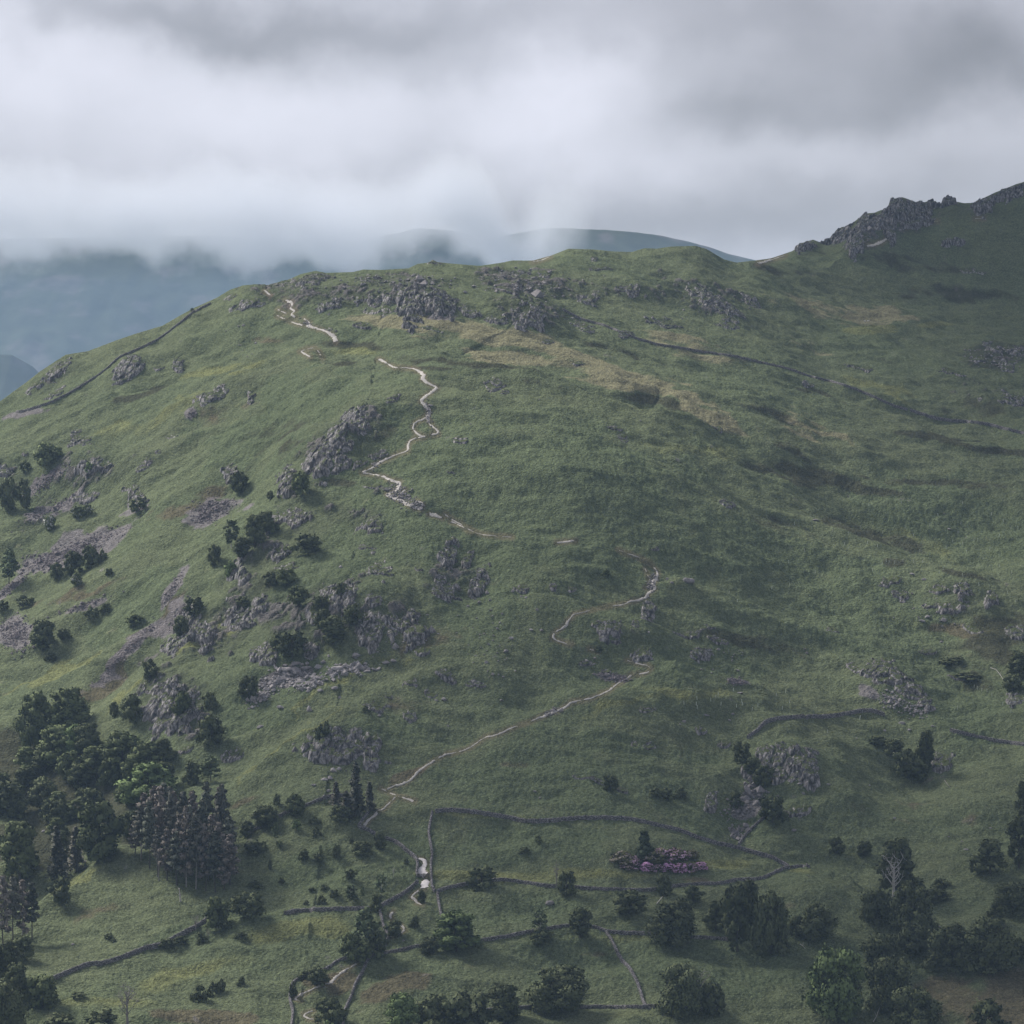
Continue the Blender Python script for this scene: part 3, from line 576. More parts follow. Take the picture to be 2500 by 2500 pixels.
# unseen cloud volumes added above the frame to shade valley and right hand slope
def added_shade_cloud(cx, cy, cz, rx, ry, rz, seed, lab):
    import bmesh
    bm = bmesh.new(); bmesh.ops.create_icosphere(bm, subdivisions=5, radius=1)
    co = np.array([v.co[:] for v in bm.verts]); k = 1 + .22 * fbm(co[:, 0] * 2 + 9, co[:, 1] * 2 + co[:, 2] * 3, 1.0, 4, seed)
    for v, s_ in zip(bm.verts, k): v.co = Vector((v.co.x * s_ * rx, v.co.y * s_ * ry, v.co.z * s_ * rz))
    me = bpy.data.meshes.new('cloud'); bm.to_mesh(me); bm.free(); mm, _, _ = volmat('shade_cloud', (.82, .84, .88), .02); me.materials.append(mm)
    o = link('cloud', me, loc=(cx, cy, cz), kind='stuff'); o['label'] = lab
added_shade_cloud(-205, 1228, 330, 290, 125, 45, 5, 'added unseen cloud volume shading the valley floor')
added_shade_cloud(15, 1690, 420, 185, 580, 60, 6, 'added unseen cloud volume shading the right hand slope')
# ------------------------------------------------------------------ footpath ribbons
def cr(P, n):
    """Catmull-Rom through P (list of tuples), n samples per span"""
    P = np.array(P, float); P = np.vstack([2 * P[0] - P[1], P, 2 * P[-1] - P[-2]]); o = []
    for i in range(1, len(P) - 2):
        k = max(1, int(math.hypot(*(P[i + 1][:2] - P[i][:2])) / n))
        for j in range(k):
            t = j / k; o.append(.5 * ((2 * P[i]) + (-P[i - 1] + P[i + 1]) * t + (2 * P[i - 1] - 5 * P[i] + 4 * P[i + 1] - P[i + 2]) * t * t + (-P[i - 1] + 3 * P[i] - 3 * P[i + 1] + P[i + 2]) * t ** 3))
    o.append(P[-2]); return np.array(o)
def resample(W, step):
    """even spacing in plan; drops backward jumps"""
    W = np.array(W, float); d = np.hypot(*np.diff(W[:, :2], axis=0).T); s = np.concatenate([[0], np.cumsum(d)])
    n = max(2, int(s[-1] / step) + 1); t = np.linspace(0, s[-1], n)
    return np.stack([np.interp(t, s, W[:, k]) for k in range(W.shape[1])], 1)
def normals2(W):
    T = np.gradient(W[:, :2], axis=0); T /= np.maximum(np.hypot(T[:, 0], T[:, 1])[:, None], 1e-6); return np.stack([-T[:, 1], T[:, 0]], 1)
m_path = mat('path_stone', (.37, .352, .335), var=[(1.3, .25, 3), (4.0, .25, 2)], bump=(2.0, .12), spec=.05)
rng = np.random.default_rng(7)
def ribbon(segs):
    Vs, Fs, n0 = [], [], 0
    for sg in segs:
        uvp = cr([(a, b, c) for a, b, c in sg], 3)
        W = [(*RB(u, v)[:2], max(w, .15)) for u, v, w in uvp]
        R = resample(W, .45); N = normals2(R)
        for k in (0, 1):
            kk = np.convolve(np.pad(R[:, k], 2, mode='edge'), np.ones(5) / 5, 'valid'); R[:, k] = kk
        ss = np.arange(len(R)); hw = R[:, 2] * .38 * (1 + .35 * fbm(ss * 1.0, ss * 0.0, 5, 2, 8) + .25 * vn(ss / 2., ss * 0, 9)); hw = np.maximum(hw, .16)
        off = fbm(ss * 1.0, ss * 0. + 5, 9, 2, 10) * .5
        patch = np.clip(.25 + fbm(ss * 1., ss * 0. + 9, 12, 3, 14) * 1.1 + (R[:, 2] - 1.0) * .5, -.5, .2) * 1.0
        rows = []
        for q, up in ((-1.25, -.30), (-.9, .04), (-.4, .12), (0, .13), (.4, .12), (.9, .04), (1.25, -.30)):
            x = R[:, 0] + N[:, 0] * (q * hw + off); y = R[:, 1] + N[:, 1] * (q * hw + off)
            rows.append(np.stack([x, y, RB.hv(x, y) + up + np.minimum(patch, 0) * .8 + (rng.random(len(x)) - .5) * .22], 1))
        Vs.append(np.stack(rows, 1).reshape(-1, 3)); f = grid_faces(len(R), 7) + n0; Fs.append(f); n0 += len(R) * 7
    return np.concatenate(Vs), np.concatenate(Fs)
Vp, Fp = ribbon(PATHS['main']); link('footpath', mesh_np('footpath', Vp, Fp, mats=[m_path]), kind='structure', label='pale stony footpath winding up the ridge')
m_gravel = mat('white_gravel', (.60, .57, .57), var=[(1.3, .12, 3)], spec=.05)
Vp, Fp = ribbon(PATHS['gravel']); link('footpath', mesh_np('footpath', Vp, Fp, mats=[m_gravel]), kind='structure', label='bright white gravel track at the gate')
Vp, Fp = ribbon(PATHS['far']); link('footpath', mesh_np('footpath', Vp, Fp, mats=[m_path]), kind='structure', label='pale worn path below the far crag')

# ------------------------------------------------------------------ drystone walls
def stonewall_nodes(nt, L, tc, c):
    mp = nn(nt, 'ShaderNodeMapping'); mp.inputs['Scale'].default_value = (2.2, 2.2, 4.5); L(tc.outputs['Object'], mp.inputs[0])
    v = nn(nt, 'ShaderNodeTexVoronoi'); v.inputs['Scale'].default_value = 1.0; L(mp.outputs[0], v.inputs['Vector'])
    r = nn(nt, 'ShaderNodeValToRGB'); L(v.outputs['Color'], r.inputs[0])
    r.color_ramp.elements[0].color = (.07, .066, .072, 1); r.color_ramp.elements[1].color = (.34, .32, .33, 1)
    d = nn(nt, 'ShaderNodeMapRange'); L(v.outputs['Distance'], d.inputs[0]); d.inputs[1].default_value = .35; d.inputs[2].default_value = .7; d.inputs[3].default_value = 1; d.inputs[4].default_value = .35
    s = nn(nt, 'ShaderNodeVectorMath', operation='SCALE'); L(r.outputs[0], s.inputs[0]); L(d.outputs[0], s.inputs['Scale']); return s.outputs[0]
m_wall = mat('drystone', (.1, .1, .1), build=stonewall_nodes, bump=(3.0, .15), spec=.05)
WALLS = [
 ([(1062, 1983), (1100, 1980), (1130, 1982), (1180, 1988), (1250, 2000), (1280, 2007), (1340, 2006), (1400, 2001), (1470, 1999), (1540, 2003), (1600, 2016), (1660, 2030), (1700, 2046), (1750, 2061), (1790, 2069), (1850, 2086), (1885, 2096), (1925, 2118)], 1.7, 'long grey stone wall crossing above the pink rhododendrons'),
 ([(1055, 1984), (1052, 2000), (1047, 2030), (1050, 2055), (1055, 2085), (1052, 2110), (1053, 2140), (1055, 2165), (1062, 2178)], 1.3, 'short stone wall running downhill beside the white gravel path'),
 ([(1066, 2178), (1100, 2168), (1150, 2158), (1180, 2153), (1230, 2150), (1250, 2152), (1290, 2158), (1340, 2165), (1400, 2168), (1450, 2172), (1510, 2174), (1580, 2175), (1640, 2166), (1700, 2161), (1760, 2158), (1800, 2150), (1850, 2148), (1880, 2138), (1905, 2125), (1928, 2119)], 1.4, 'stone wall along the lower edge of the bright field'),
 ([(1932, 2119), (1955, 2117), (1977, 2117)], 1.3, 'stub of stone wall on top of the right grassy mound'),
 ([(1068, 2182), (1072, 2210), (1078, 2240)], 1.3, 'short broken wall dropping from the wall corner by the gate'),
 ([(908, 1972), (895, 1990), (880, 2010), (875, 2018)], 1.3, 'stone wall running down from the conifer trio'),
 ([(876, 2020), (905, 2031), (930, 2046), (965, 2056), (990, 2076), (1015, 2096), (1020, 2115), (1017, 2130), (1022, 2142)], 1.5, 'stone wall beside the path down to the gate'),
 ([(1020, 2155), (990, 2180), (960, 2198), (935, 2211), (926, 2222)], 1.7, 'dark stone wall slanting down left from the gate'),
 ([(600, 2040), (650, 2010), (700, 1985), (740, 1970), (790, 1950), (820, 1943), (850, 1945)], 1.3, 'stone wall half hidden by bushes left of the conifer trio'),
 ([(695, 2233), (720, 2228), (780, 2224), (845, 2222), (905, 2221)], 1.7, 'level stone wall on the brow of the lower left field'),
 ([(925, 2224), (932, 2240), (935, 2260), (945, 2280), (945, 2300), (930, 2320), (905, 2335), (895, 2350), (885, 2375), (870, 2400), (855, 2440), (842, 2470), (838, 2500), (834, 2530)], 1.5, 'stone wall snaking down past the brown grass patch'),
 ([(908, 2334), (940, 2328), (985, 2320), (1020, 2312), (1090, 2305), (1160, 2298), (1200, 2294), (1250, 2285), (1300, 2275), (1360, 2265), (1400, 2262), (1450, 2265), (1480, 2275), (1520, 2279), (1580, 2281), (1640, 2290), (1700, 2290), (1790, 2296)], 1.3, 'stone wall running along the lower fields behind the oaks'),
 ([(1480, 2277), (1495, 2300), (1515, 2340), (1540, 2370), (1560, 2410), (1570, 2445), (1577, 2458)], 1.3, 'tumbled wall running down the lowest right field'),
 ([(1180, 2470), (1300, 2462), (1420, 2461), (1500, 2462), (1574, 2461), (1640, 2460), (1760, 2470)], 1.5, 'lowest stone wall behind the big dark oak'),
 ([(120, 2398), (170, 2375), (215, 2358), (250, 2355), (300, 2340), (350, 2320), (395, 2308), (440, 2285), (480, 2265), (515, 2240)], 1.9, 'dark stone wall climbing the lower left field'),
 ([(880, 2328), (830, 2345), (800, 2365), (770, 2375), (740, 2385), (720, 2397), (710, 2412), (708, 2440), (715, 2470), (712, 2500), (710, 2530)], 1.2, 'thin stone wall curving round the two bottom bushes'),
 ([(1825, 1803), (1850, 1785), (1864, 1769), (1890, 1759), (1950, 1753), (2020, 1752), (2060, 1746), (2100, 1739), (2130, 1738), (2160, 1748)], 1.9, 'curved stone wall on the brow above the right crags'),
 ([(2320, 1785), (2370, 1797), (2420, 1808), (2500, 1820), (2560, 1828)], 1.6, 'stone wall running off the right edge'),
 ([(1803, 2064), (1820, 2040), (1850, 2010), (1872, 1994)], 1.3, 'pale stone wall climbing to the crag bush'),
 ([(1375, 757), (1420, 780), (1480, 798), (1540, 823), (1600, 841), (1660, 851), (1720, 861), (1800, 873), (1850, 885), (1920, 901), (1980, 921), (2040, 936), (2100, 956), (2180, 991), (2215, 1001)], 1.5, 'long dark wall crossing below the summit rocks'),
 ([(2222, 1003), (2260, 1016), (2300, 1026), (2400, 1036), (2450, 1048), (2500, 1060), (2560, 1075)], 1.9, 'dark wall running down to the right edge from the long upper wall'),
 ([(1208, 706), (1235, 713), (1265, 722)], 1.4, 'faint wall fragment among the summit rocks'),
 ([(40, 1008), (65, 1003), (120, 985), (180, 955), (250, 910), (290, 875), (330, 857), (385, 830), (430, 797), (470, 765), (515, 742)], 1.5, 'dark wall climbing the left skyline shoulder'),
]
def wall_mesh(uvs, h, seed):
    r = np.random.default_rng(seed)
    c = cr(uvs, 6); W = resample([RB(u, v)[:2] for u, v in c], .55)
    for _ in range(2):
        for k in (0, 1): W[1:-1, k] = (W[:-2, k] + W[1:-1, k] * 2 + W[2:, k]) / 4
    N = normals2(W); n = len(W); s = np.arange(n)
    hh = h * (1 + .12 * vn(s / 6., s * 0., seed) + .10 * (r.random(n) - .5)); gaps = vn(s / 9., s * 0. + 3, seed + 1)
    hh = np.where(gaps > .8, hh * .45, hh)
    rows = []
    prof = [(-.42, -.6), (-.40, .3), (-.33, .7), (-.22, .98), (0, 1.04), (.22, .98), (.33, .7), (.40, .3), (.42, -.6)]
    for q, t in prof:
        x = W[:, 0] + N[:, 0] * (q + (r.random(n) - .5) * .10); y = W[:, 1] + N[:, 1] * (q + (r.random(n) - .5) * .10)
        g = RB.hv(W[:, 0], W[:, 1]); z = g + (hh * t if t > 0 else t) + (r.random(n) - .5) * .07 * (t > 0)
        rows.append(np.stack([x, y, z], 1))
    V = np.stack(rows, 1).reshape(-1, 3); Fq = grid_faces(n, 9); k = np.arange(9)
    caps = [(0, 1, 7, 8), (1, 2, 6, 7), (2, 3, 5, 6)]; e = (n - 1) * 9
    Fq = np.concatenate([Fq, np.array(caps), np.array(caps)[:, ::-1] + e]); return V, Fq
for i, (uvs, h, lab) in enumerate(WALLS):
    V, Fq = wall_mesh(uvs, h * .64, 100 + i)
    o = link('drystone_wall', mesh_np('drystone_wall', V, Fq, mats=[m_wall], smooth=False)); o['label'] = lab; o['category'] = 'stone wall'; o['group'] = 'drystone walls on the fell'

# ------------------------------------------------------------------ crags
def rock_nodes(nt, L, tc, c):
    # streaks and joints down the face, lichen, and turf on the ledges
    mp = nn(nt, 'ShaderNodeMapping'); mp.inputs['Scale'].default_value = (.8, .8, .28); mp.inputs['Rotation'].default_value = (.2, .35, 0); L(tc.outputs['Object'], mp.inputs[0])
    n = nn(nt, 'ShaderNodeTexNoise'); n.inputs['Scale'].default_value = 1.3; n.inputs['Detail'].default_value = 6; n.inputs['Roughness'].default_value = .65; L(mp.outputs[0], n.inputs['Vector'])
    r = nn(nt, 'ShaderNodeValToRGB'); L(n.outputs['Fac'], r.inputs[0]); e = r.color_ramp.elements
    e[0].position = .30; e[0].color = (.04, .038, .040, 1); e[1].position = .62; e[1].color = (.33, .315, .318, 1)
    k = e.new(.47); k.color = (.17, .16, .164, 1)
    c0 = r.outputs[0]
    for sc_, dark in ((.30, .42), (.85, .65)):
        m2 = nn(nt, 'ShaderNodeMapping'); m2.inputs['Scale'].default_value = (1, 1, .45); m2.inputs['Rotation'].default_value = (.15, .3, .4); L(tc.outputs['Object'], m2.inputs[0])
        vo = nn(nt, 'ShaderNodeTexVoronoi', feature='DISTANCE_TO_EDGE'); vo.inputs['Scale'].default_value = sc_; L(m2.outputs[0], vo.inputs['Vector'])
        mm = nn(nt, 'ShaderNodeMapRange'); L(vo.outputs['Distance'], mm.inputs[0]); mm.inputs[1].default_value = .02; mm.inputs[2].default_value = .12; mm.inputs[3].default_value = dark; mm.inputs[4].default_value = 1.08
        sv_ = nn(nt, 'ShaderNodeVectorMath', operation='SCALE'); L(c0, sv_.inputs[0]); L(mm.outputs[0], sv_.inputs['Scale']); c0 = sv_.outputs[0]
    g = nn(nt, 'ShaderNodeNewGeometry'); sp = nn(nt, 'ShaderNodeSeparateXYZ'); L(g.outputs['Normal'], sp.inputs[0])
    n2 = nn(nt, 'ShaderNodeTexNoise'); n2.inputs['Scale'].default_value = .45; n2.inputs['Detail'].default_value = 4; L(tc.outputs['Object'], n2.inputs['Vector'])
    a = nn(nt, 'ShaderNodeMath', operation='MULTIPLY_ADD'); L(n2.outputs['Fac'], a.inputs[0]); a.inputs[1].default_value = .9; L(sp.outputs['Z'], a.inputs[2])
    mr = nn(nt, 'ShaderNodeMapRange'); L(a.outputs[0], mr.inputs[0]); mr.inputs[1].default_value = 1.14; mr.inputs[2].default_value = 1.27
    mx_ = nn(nt, 'ShaderNodeMix', data_type='RGBA'); L(mr.outputs[0], mx_.inputs[0]); L(c0, mx_.inputs[6]); mx_.inputs[7].default_value = (.065, .078, .036, 1)
    return mx_.outputs[2]
m_rock = mat('crag_rock', build=rock_nodes, bump=(1.5, .25), spec=.05)
def affine(u, v, su, sv_, ang):
    c = RB(u, v); ca, sa = math.cos(math.radians(ang)), math.sin(math.radians(ang))
    p1, p2 = RB(u + su * ca, v + su * sa), RB(u - su * ca, v - su * sa); q1, q2 = RB(u + sv_ * sa, v - sv_ * ca), RB(u - sv_ * sa, v + sv_ * ca)
    A = np.array([(p1[0] - p2[0]) / 2, (p1[1] - p2[1]) / 2]); B = np.array([(q1[0] - q2[0]) / 2, (q1[1] - q2[1]) / 2])
    lim = (su + sv_) * c[1] / F * 2.6
    for M in (A, B):
        k = np.hypot(*M)
        if k > lim: M *= lim / k
    return c, A, B
def crag_mesh(u, v, w, h, ang, seed, H=None, cell=4.0):
    c, A, B = affine(u, v, w / 2, h / 2, ang)
    la, lb = np.hypot(*A), np.hypot(*B); step = .42
    npx = int(np.clip(3.0 * la / step, 14, 110)); npy = int(np.clip(3.0 * lb / step, 14, 120))
    p = np.linspace(-1.5, 1.5, npx); q = np.linspace(-1.5, 1.5, npy); Q, Pp = np.meshgrid(q, p, indexing='ij')
    X = c[0] + Pp * A[0] + Q * B[0]; Y = c[1] + Pp * A[1] + Q * B[1]
    hm = h * c[1] / F
    H = H or np.clip(hm * .19, .5, 2.3)
    r = np.hypot(Pp, Q) + fbm(X, Y, 6, 3, seed) * .95
    m = sstep(1.32, .72, r)
    # blocks: tilted facets at two sizes, cut by joints
    wx = X + fbm(X, Y, 5, 2, seed + 1) * 1.2; wy = Y + fbm(X, Y, 5, 2, seed + 2) * 1.2
    f1, fe, idv, gx_, gy_ = voro(wx / cell, wy / (cell * 1.5), seed + 3)
    f1b, feb, idb, gxb, gyb = voro(wx / (cell * .42), wy / (cell * .55), seed + 4)
    blk = (idv - .35) * 1.0 + gx_ * (idv - .5) * .9 - gy_ * .35 + (idb - .5) * .22 + gxb * (idb - .5) * .4 - sstep(.16, .0, fe) * .45 - sstep(.14, 0, feb) * .16
    face = .55 + .45 * np.clip(-Q + .3, -1, 1)          # steep towards the valley
    d = m * H * (face + blk * .60) - (1 - m) * 1.6 - .16 * H
    d = d + m * fbm(X, Y, 1.6, 3, seed + 6) * .25
    Zz = RB.hv(X, Y) + d
    # the front leans out a little so that joints and ledges cast shade
    Yo = Y - np.clip(d, 0, 9) * .30 * (1 + .6 * (idv - .5)); Xo = X + np.clip(d, 0, 9) * (idb - .5) * .35
    V = np.stack([Xo, Yo, Zz], -1).reshape(-1, 3)
    return V - np.array(c), grid_faces(*X.shape), c
G1, G2, G3 = 'crags of the broken left flank', 'rocks of the summit ridge', 'crags of the right hand slope'
CRAGS = [  # u, v, width, height, tilt, label, group
 (405, 1712, 115, 150, -25, 'tall grey crag face above the broadleaf trees on the left', G1),
 (486, 1735, 28, 60, 0, 'narrow rock strip behind the dark bush on the left crag', G1),
 (470, 1545, 105, 105, -30, 'big blocky crag at the top of the brown scree gully', G1),
 (412, 1585, 45, 55, -30, 'dark lower block left of the gully crag', G1),
 (582, 1515, 72, 66, -20, 'pale slabby crag with a dark bush on its top', G1),
 (632, 1482, 40, 62, 10, 'slanting crag slice beside the pale slabby crag', G1),
 (648, 1597, 68, 60, 0, 'ribbed grey crag left of the spreading bush', G1),
 (576, 1405, 48, 62, -50, 'grey slabs below the pale light green birch', G1),
 (566, 1840, 52, 36, -20, 'low rock bar on the left spur', G1),
 (450, 1830, 50, 22, -25, 'dark broken rock left of the round dense tree', G1),
 (680, 1350, 52, 56, -10, 'grey crag left of the spreading hilltop bush', G1),
 (640, 1300, 40, 26, -20, 'small rocks beside the dark gully trees', G1),
 (700, 1385, 60, 30, 0, 'broken rocks under the spreading bush', G1),
 (715, 1262, 84, 50, -15, 'lumpy crag just below the zigzag of the path', G1),
 (925, 1403, 70, 38, 5, 'pale upright crag with a flat turf top', G1),
 (830, 1440, 80, 45, 10, 'grey crag behind the small dark bush', G1),
 (838, 1478, 70, 46, 0, 'pale crag block above the two dark trees', G1),
 (760, 1500, 50, 40, 0, 'rock showing between bushes on the left flank', G1),
 (902, 1535, 66, 100, 0, 'large triangular slab right of the dark trees', G1),
 (958, 1515, 60, 46, 20, 'broken ledges between the two large slabs', G1),
 (998, 1540, 92, 92, -38, 'long slanting buttress right of the triangular slab', G1),
 (916, 1465, 52, 40, -10, 'stepped rock above the triangular slab', G1),
 (1094, 1360, 46, 70, 10, 'tapering rock rib high on the green shoulder', G1),
 (1140, 1370, 26, 50, 25, 'thin rock strip right of the tapering rib', G1),
 (1172, 1425, 44, 84, 15, 'broken rock rib at the right end of the crags', G1),
 (1088, 1447, 66, 50, 15, 'mossy rocks in the middle of the shoulder', G1),
 (1075, 1410, 30, 26, 0, 'small pinkish rock on the shoulder', G1),
 (1022, 1390, 30, 16, 5, 'low brown rock above the pale upright crag', G1),
 (758, 1583, 44, 48, 0, 'pale upright block right of the spreading bush', G1),
 (905, 1285, 66, 42, 10, 'grey ledges below the path junction', G1),
 (895, 1336, 40, 12, 5, 'thin rock ledge on the green shoulder', G1),
 (1030, 1587, 36, 28, -10, 'small isolated rock at the foot of the slanting buttress', G1),
 (832, 1826, 200, 96, 5, 'broad grey crag above the three conifers', G1),
 (870, 1782, 46, 22, 0, 'small top block of the broad grey crag', G1),
 (1000, 1746, 42, 30, 0, 'round knob of rock on the grass', G1),
 (918, 1724, 74, 28, 5, 'low crag with a bush at its left end', G1),
 (1000, 1668, 42, 30, -10, 'small rocks on the bright spur line', G1),
 (948, 1700, 26, 16, 0, 'pale rock beside the spur line', G1),
 (1092, 1650, 56, 34, 30, 'grey stones clustered on the open slope', G1),
 (1170, 1671, 58, 18, 5, 'low rock ledge right of the stone cluster', G1),
 (1052, 1695, 40, 20, 10, 'small broken rocks below the stone cluster', G1),
 (310, 890, 78, 42, -30, 'dark crag under the left skyline wall', G1),
 (515, 962, 90, 32, -30, 'diagonal rock band on the upper left slope', G1),
 (612, 970, 22, 34, 20, 'small rock right of the diagonal band', G1),
 (434, 895, 28, 32, -30, 'brown rock patch under the skyline wall', G1),
 (387, 897, 28, 14, -20, 'little dark rock left of the brown rock patch', G1),
 (232, 1138, 92, 44, -5, 'blocky crag beside the leafy bush on the far left', G1),
 (195, 1077, 58, 30, 5, 'broken rocks at the top of the far left crags', G1),
 (62, 1108, 22, 20, -10, 'tiny dark rock on the far left slope', G1),
 (352, 1140, 62, 18, -42, 'slanting rock streak on the left slope', G1),
 (388, 1103, 22, 16, -10, 'small knob above the slanting streak', G1),
 (420, 1065, 34, 12, -10, 'thin stones above the slanting streak on the left slope', G1),
 (560, 1150, 60, 42, 0, 'rocks round the dark bush in the hollow', G1),
 (335, 1225, 60, 46, 0, 'dark scrubby crag left of the purple scree', G1),
 (205, 1215, 70, 34, -15, 'rocks above the white blossomed hawthorn', G1),
 (140, 900, 80, 30, -35, 'rocky outcrop on the left skyline', G1),
 (85, 940, 54, 20, -35, 'rocks at the far left of the skyline', G1),
 (135, 960, 60, 16, -30, 'dark rock band below the left skyline rocks', G1),
 (10, 1150, 40, 40, -20, 'crag at the left edge', G1),
 (610, 740, 82, 26, -5, 'low grey crag by the top of the path', G2),
 (560, 725, 40, 12, -25, 'small skyline rocks left of the path top', G2),
 (770, 674, 78, 28, -8, 'rocky knoll on the summit skyline', G2),
 (700, 693, 56, 18, -12, 'grey rocks left of the summit knoll', G2),
 (802, 738, 60, 24, -12, 'low outcrop below the summit knoll', G2),
 (905, 683, 54, 18, 5, 'flat rocks near the summit crest', G2),
 (875, 731, 26, 22, 0, 'small grey rock between two summit outcrops', G2),
 (911, 728, 42, 28, 5, 'grey outcrop with a pointed block', G2),
 (941, 727, 32, 22, 5, 'little outcrop left of the summit crag', G2),
 (928, 755, 76, 16, 3, 'line of low rocks under the summit outcrops', G2),
 (1000, 712, 62, 64, 25, 'left half of the big summit crag', G2),
 (1072, 735, 88, 66, 15, 'largest crag of the summit ridge', G2),
 (1145, 762, 62, 28, 8, 'right foot of the largest summit crag', G2),
 (1215, 780, 60, 34, 0, 'dark crag left of the wall end', G2),
 (1292, 768, 92, 54, 5, 'wide dark crag below the summit boulders', G2),
 (1045, 800, 64, 14, 5, 'flat heathery rock on the tan grass', G2),
 (885, 795, 50, 18, 10, 'dark low rock beside the upper path', G2),
 (810, 805, 34, 16, 10, 'brown rocks right of the white path patch', G2),
 (1205, 945, 58, 28, -5, 'striped rock on the brow right of the path', G2),
 (1232, 957, 22, 16, 5, 'pale block at the end of the striped rock', G2),
 (868, 1018, 76, 52, -20, 'top of the long diagonal crag', G1),
 (825, 1052, 74, 50, -35, 'upper middle of the long diagonal crag', G1),
 (775, 1108, 90, 56, -42, 'lower middle of the long diagonal crag', G1),
 (698, 1165, 34, 66, 20, 'dark lower end of the long diagonal crag', G1),
 (832, 1135, 60, 34, -42, 'rocks in the dark hollow behind the diagonal crag', G1),
 (920, 1112, 50, 24, -8, 'dark crag just left of the path bend', G1),
 (878, 1130, 46, 16, -35, 'shaded rock strip left of the path bend', G1),
 (965, 968, 52, 18, -25, 'brown rock bar left of the path', G1),
 (1125, 1076, 46, 20, 5, 'lone grey outcrop on the bracken slope', G2),
 (910, 1187, 44, 14, 5, 'low rocks left of the path zigzag', G1),
 (1098, 1152, 34, 12, 5, 'faint low rock in the bracken', G2),
 (1057, 639, 44, 10, -5, 'small pointed rock on the summit skyline', G2),
 (1435, 728, 56, 28, 8, 'broken outcrop above the upper wall', G2),
 (1540, 708, 82, 32, 10, 'wide grey outcrop on the ridge slope', G2),
 (1730, 722, 110, 32, 32, 'long diagonal rock band on the upper right slope', G2),
 (1790, 760, 70, 22, 15, 'lower end of the long diagonal rock band', G2),
 (1832, 732, 66, 26, 36, 'second diagonal rock band near the saddle', G2),
 (1620, 789, 74, 26, 12, 'pale rock heap on the upper slope', G2),
 (1780, 797, 84, 26, 8, 'pale pinkish rocks above the wall on the upper right', G2),
 (1426, 796, 70, 22, 30, 'dark rocks touching the upper wall', G2),
 (1530, 813, 38, 18, 15, 'rocks above the middle of the upper wall', G2),
 (1450, 628, 20, 18, 0, 'small round rock near the ridge top', G2),
 (1330, 668, 40, 14, 5, 'flat grey rocks left on the ridge top', G2),
 (1270, 664, 60, 18, 5, 'patch of pale rocks near the ridge crest', G2),
 (1300, 700, 70, 16, 10, 'grey stones below the ridge crest', G2),
 (1462, 655, 56, 14, 0, 'brownish rock ledge under the round ridge top', G2),
 (1415, 887, 36, 14, 5, 'small dark outcrop on tan grass', G2),
 (1340, 834, 32, 12, 0, 'small rock above the tan grass', G2),
 (1505, 1045, 46, 11, 12, 'dark rock line on the brow', G2),
 (1520, 1073, 42, 13, 20, 'lower dark rock line on the brow', G2),
 (1752, 1048, 26, 14, 10, 'small rock at the head of the dark swath', G2),
 (1778, 1226, 34, 26, 20, 'grey outcrop on the open right slope', G3),
 (1600, 1340, 26, 12, 0, 'small outcrop right of the upper path bend', G2),
 (1275, 1432, 36, 20, 0, 'grey rocks low in the bracken hollow', G2),
 (1352, 1430, 22, 26, 30, 'slanting stone in the bracken hollow', G2),
 (1395, 1437, 22, 22, 0, 'brown stone right in the bracken hollow', G2),
 (1490, 1530, 82, 36, 5, 'grey crag on the knoll inside the path loop', G3),
 (1550, 1521, 26, 22, 0, 'pale block right of the knoll crag', G3),
 (1583, 1506, 34, 46, -35, 'slanting rock on the right of the knoll', G3),
 (1573, 1594, 54, 42, 5, 'dark rounded outcrop under the knoll', G3),
 (1690, 1548, 110, 26, 5, 'low dark crag right of the knoll', G3),
 (1712, 1592, 52, 40, 10, 'grey lower block of the low dark crag', G3),
 (1755, 1563, 66, 18, 18, 'rock lip at the right of the low dark crag', G3),
 (1708, 1783, 36, 34, 0, 'lone upright rock on the lower bracken', G3),
 (1587, 1823, 34, 20, 0, 'small pale outcrop on the lower bracken', G3),
 (1548, 1820, 20, 24, 0, 'tiny outcrop left of the small pale one', G3),
 (1432, 1618, 52, 20, -10, 'cluster of low stones left of the dark rounded outcrop', G3),
 (1580, 1733, 44, 14, 5, 'low rocks on the bright mound', G3),
 (1482, 1642, 24, 10, 5, 'small flat rock beside the lower path', G3),
 (1455, 1905, 90, 16, 18, 'rock ledge left of the ledge bush', G3),
 (1520, 1930, 36, 14, 20, 'rock ledge right of the ledge bush', G3),
 (1870, 1830, 46, 60, 5, 'pale crag left of the great slanting slab', G3),
 (1905, 1825, 34, 40, 10, 'dark crag behind the great slanting slab', G3),
 (1950, 1868, 60, 120, -38, 'great slanting slab of the right hand crags', G3),
 (1978, 1832, 30, 48, -35, 'rock right of the great slanting slab', G3),
 (1902, 1900, 40, 46, 0, 'shaded crag foot left of the great slab', G3),
 (1765, 1818, 44, 26, -20, 'rocks above the crag trees', G3),
 (1738, 1958, 34, 62, 5, 'isolated pale crag left of the stone chute', G3),
 (1940, 1978, 76, 34, -15, 'reddish broken crag right of the crag bush', G3),
 (1830, 1880, 50, 36, 10, 'broken rock at the top of the stone chute', G3),
 (2165, 1640, 120, 62, 22, 'upper half of the long right hand crag', G3),
 (2230, 1690, 120, 44, 32, 'lower half of the long right hand crag', G3),
 (2085, 1632, 44, 26, 20, 'left end of the long right hand crag', G3),
 (2290, 1440, 50, 26, -5, 'pale crag on the brow of the right slope', G3),
 (2345, 1445, 60, 50, 20, 'higher crag right of the pale brow crag', G3),
 (2310, 1480, 100, 30, 5, 'dark crag under the brow on the right', G3),
 (2418, 1468, 32, 50, 10, 'reddish crag strip on the right slope', G3),
 (2175, 1415, 60, 20, -12, 'low rocks left of the brow crags', G3),
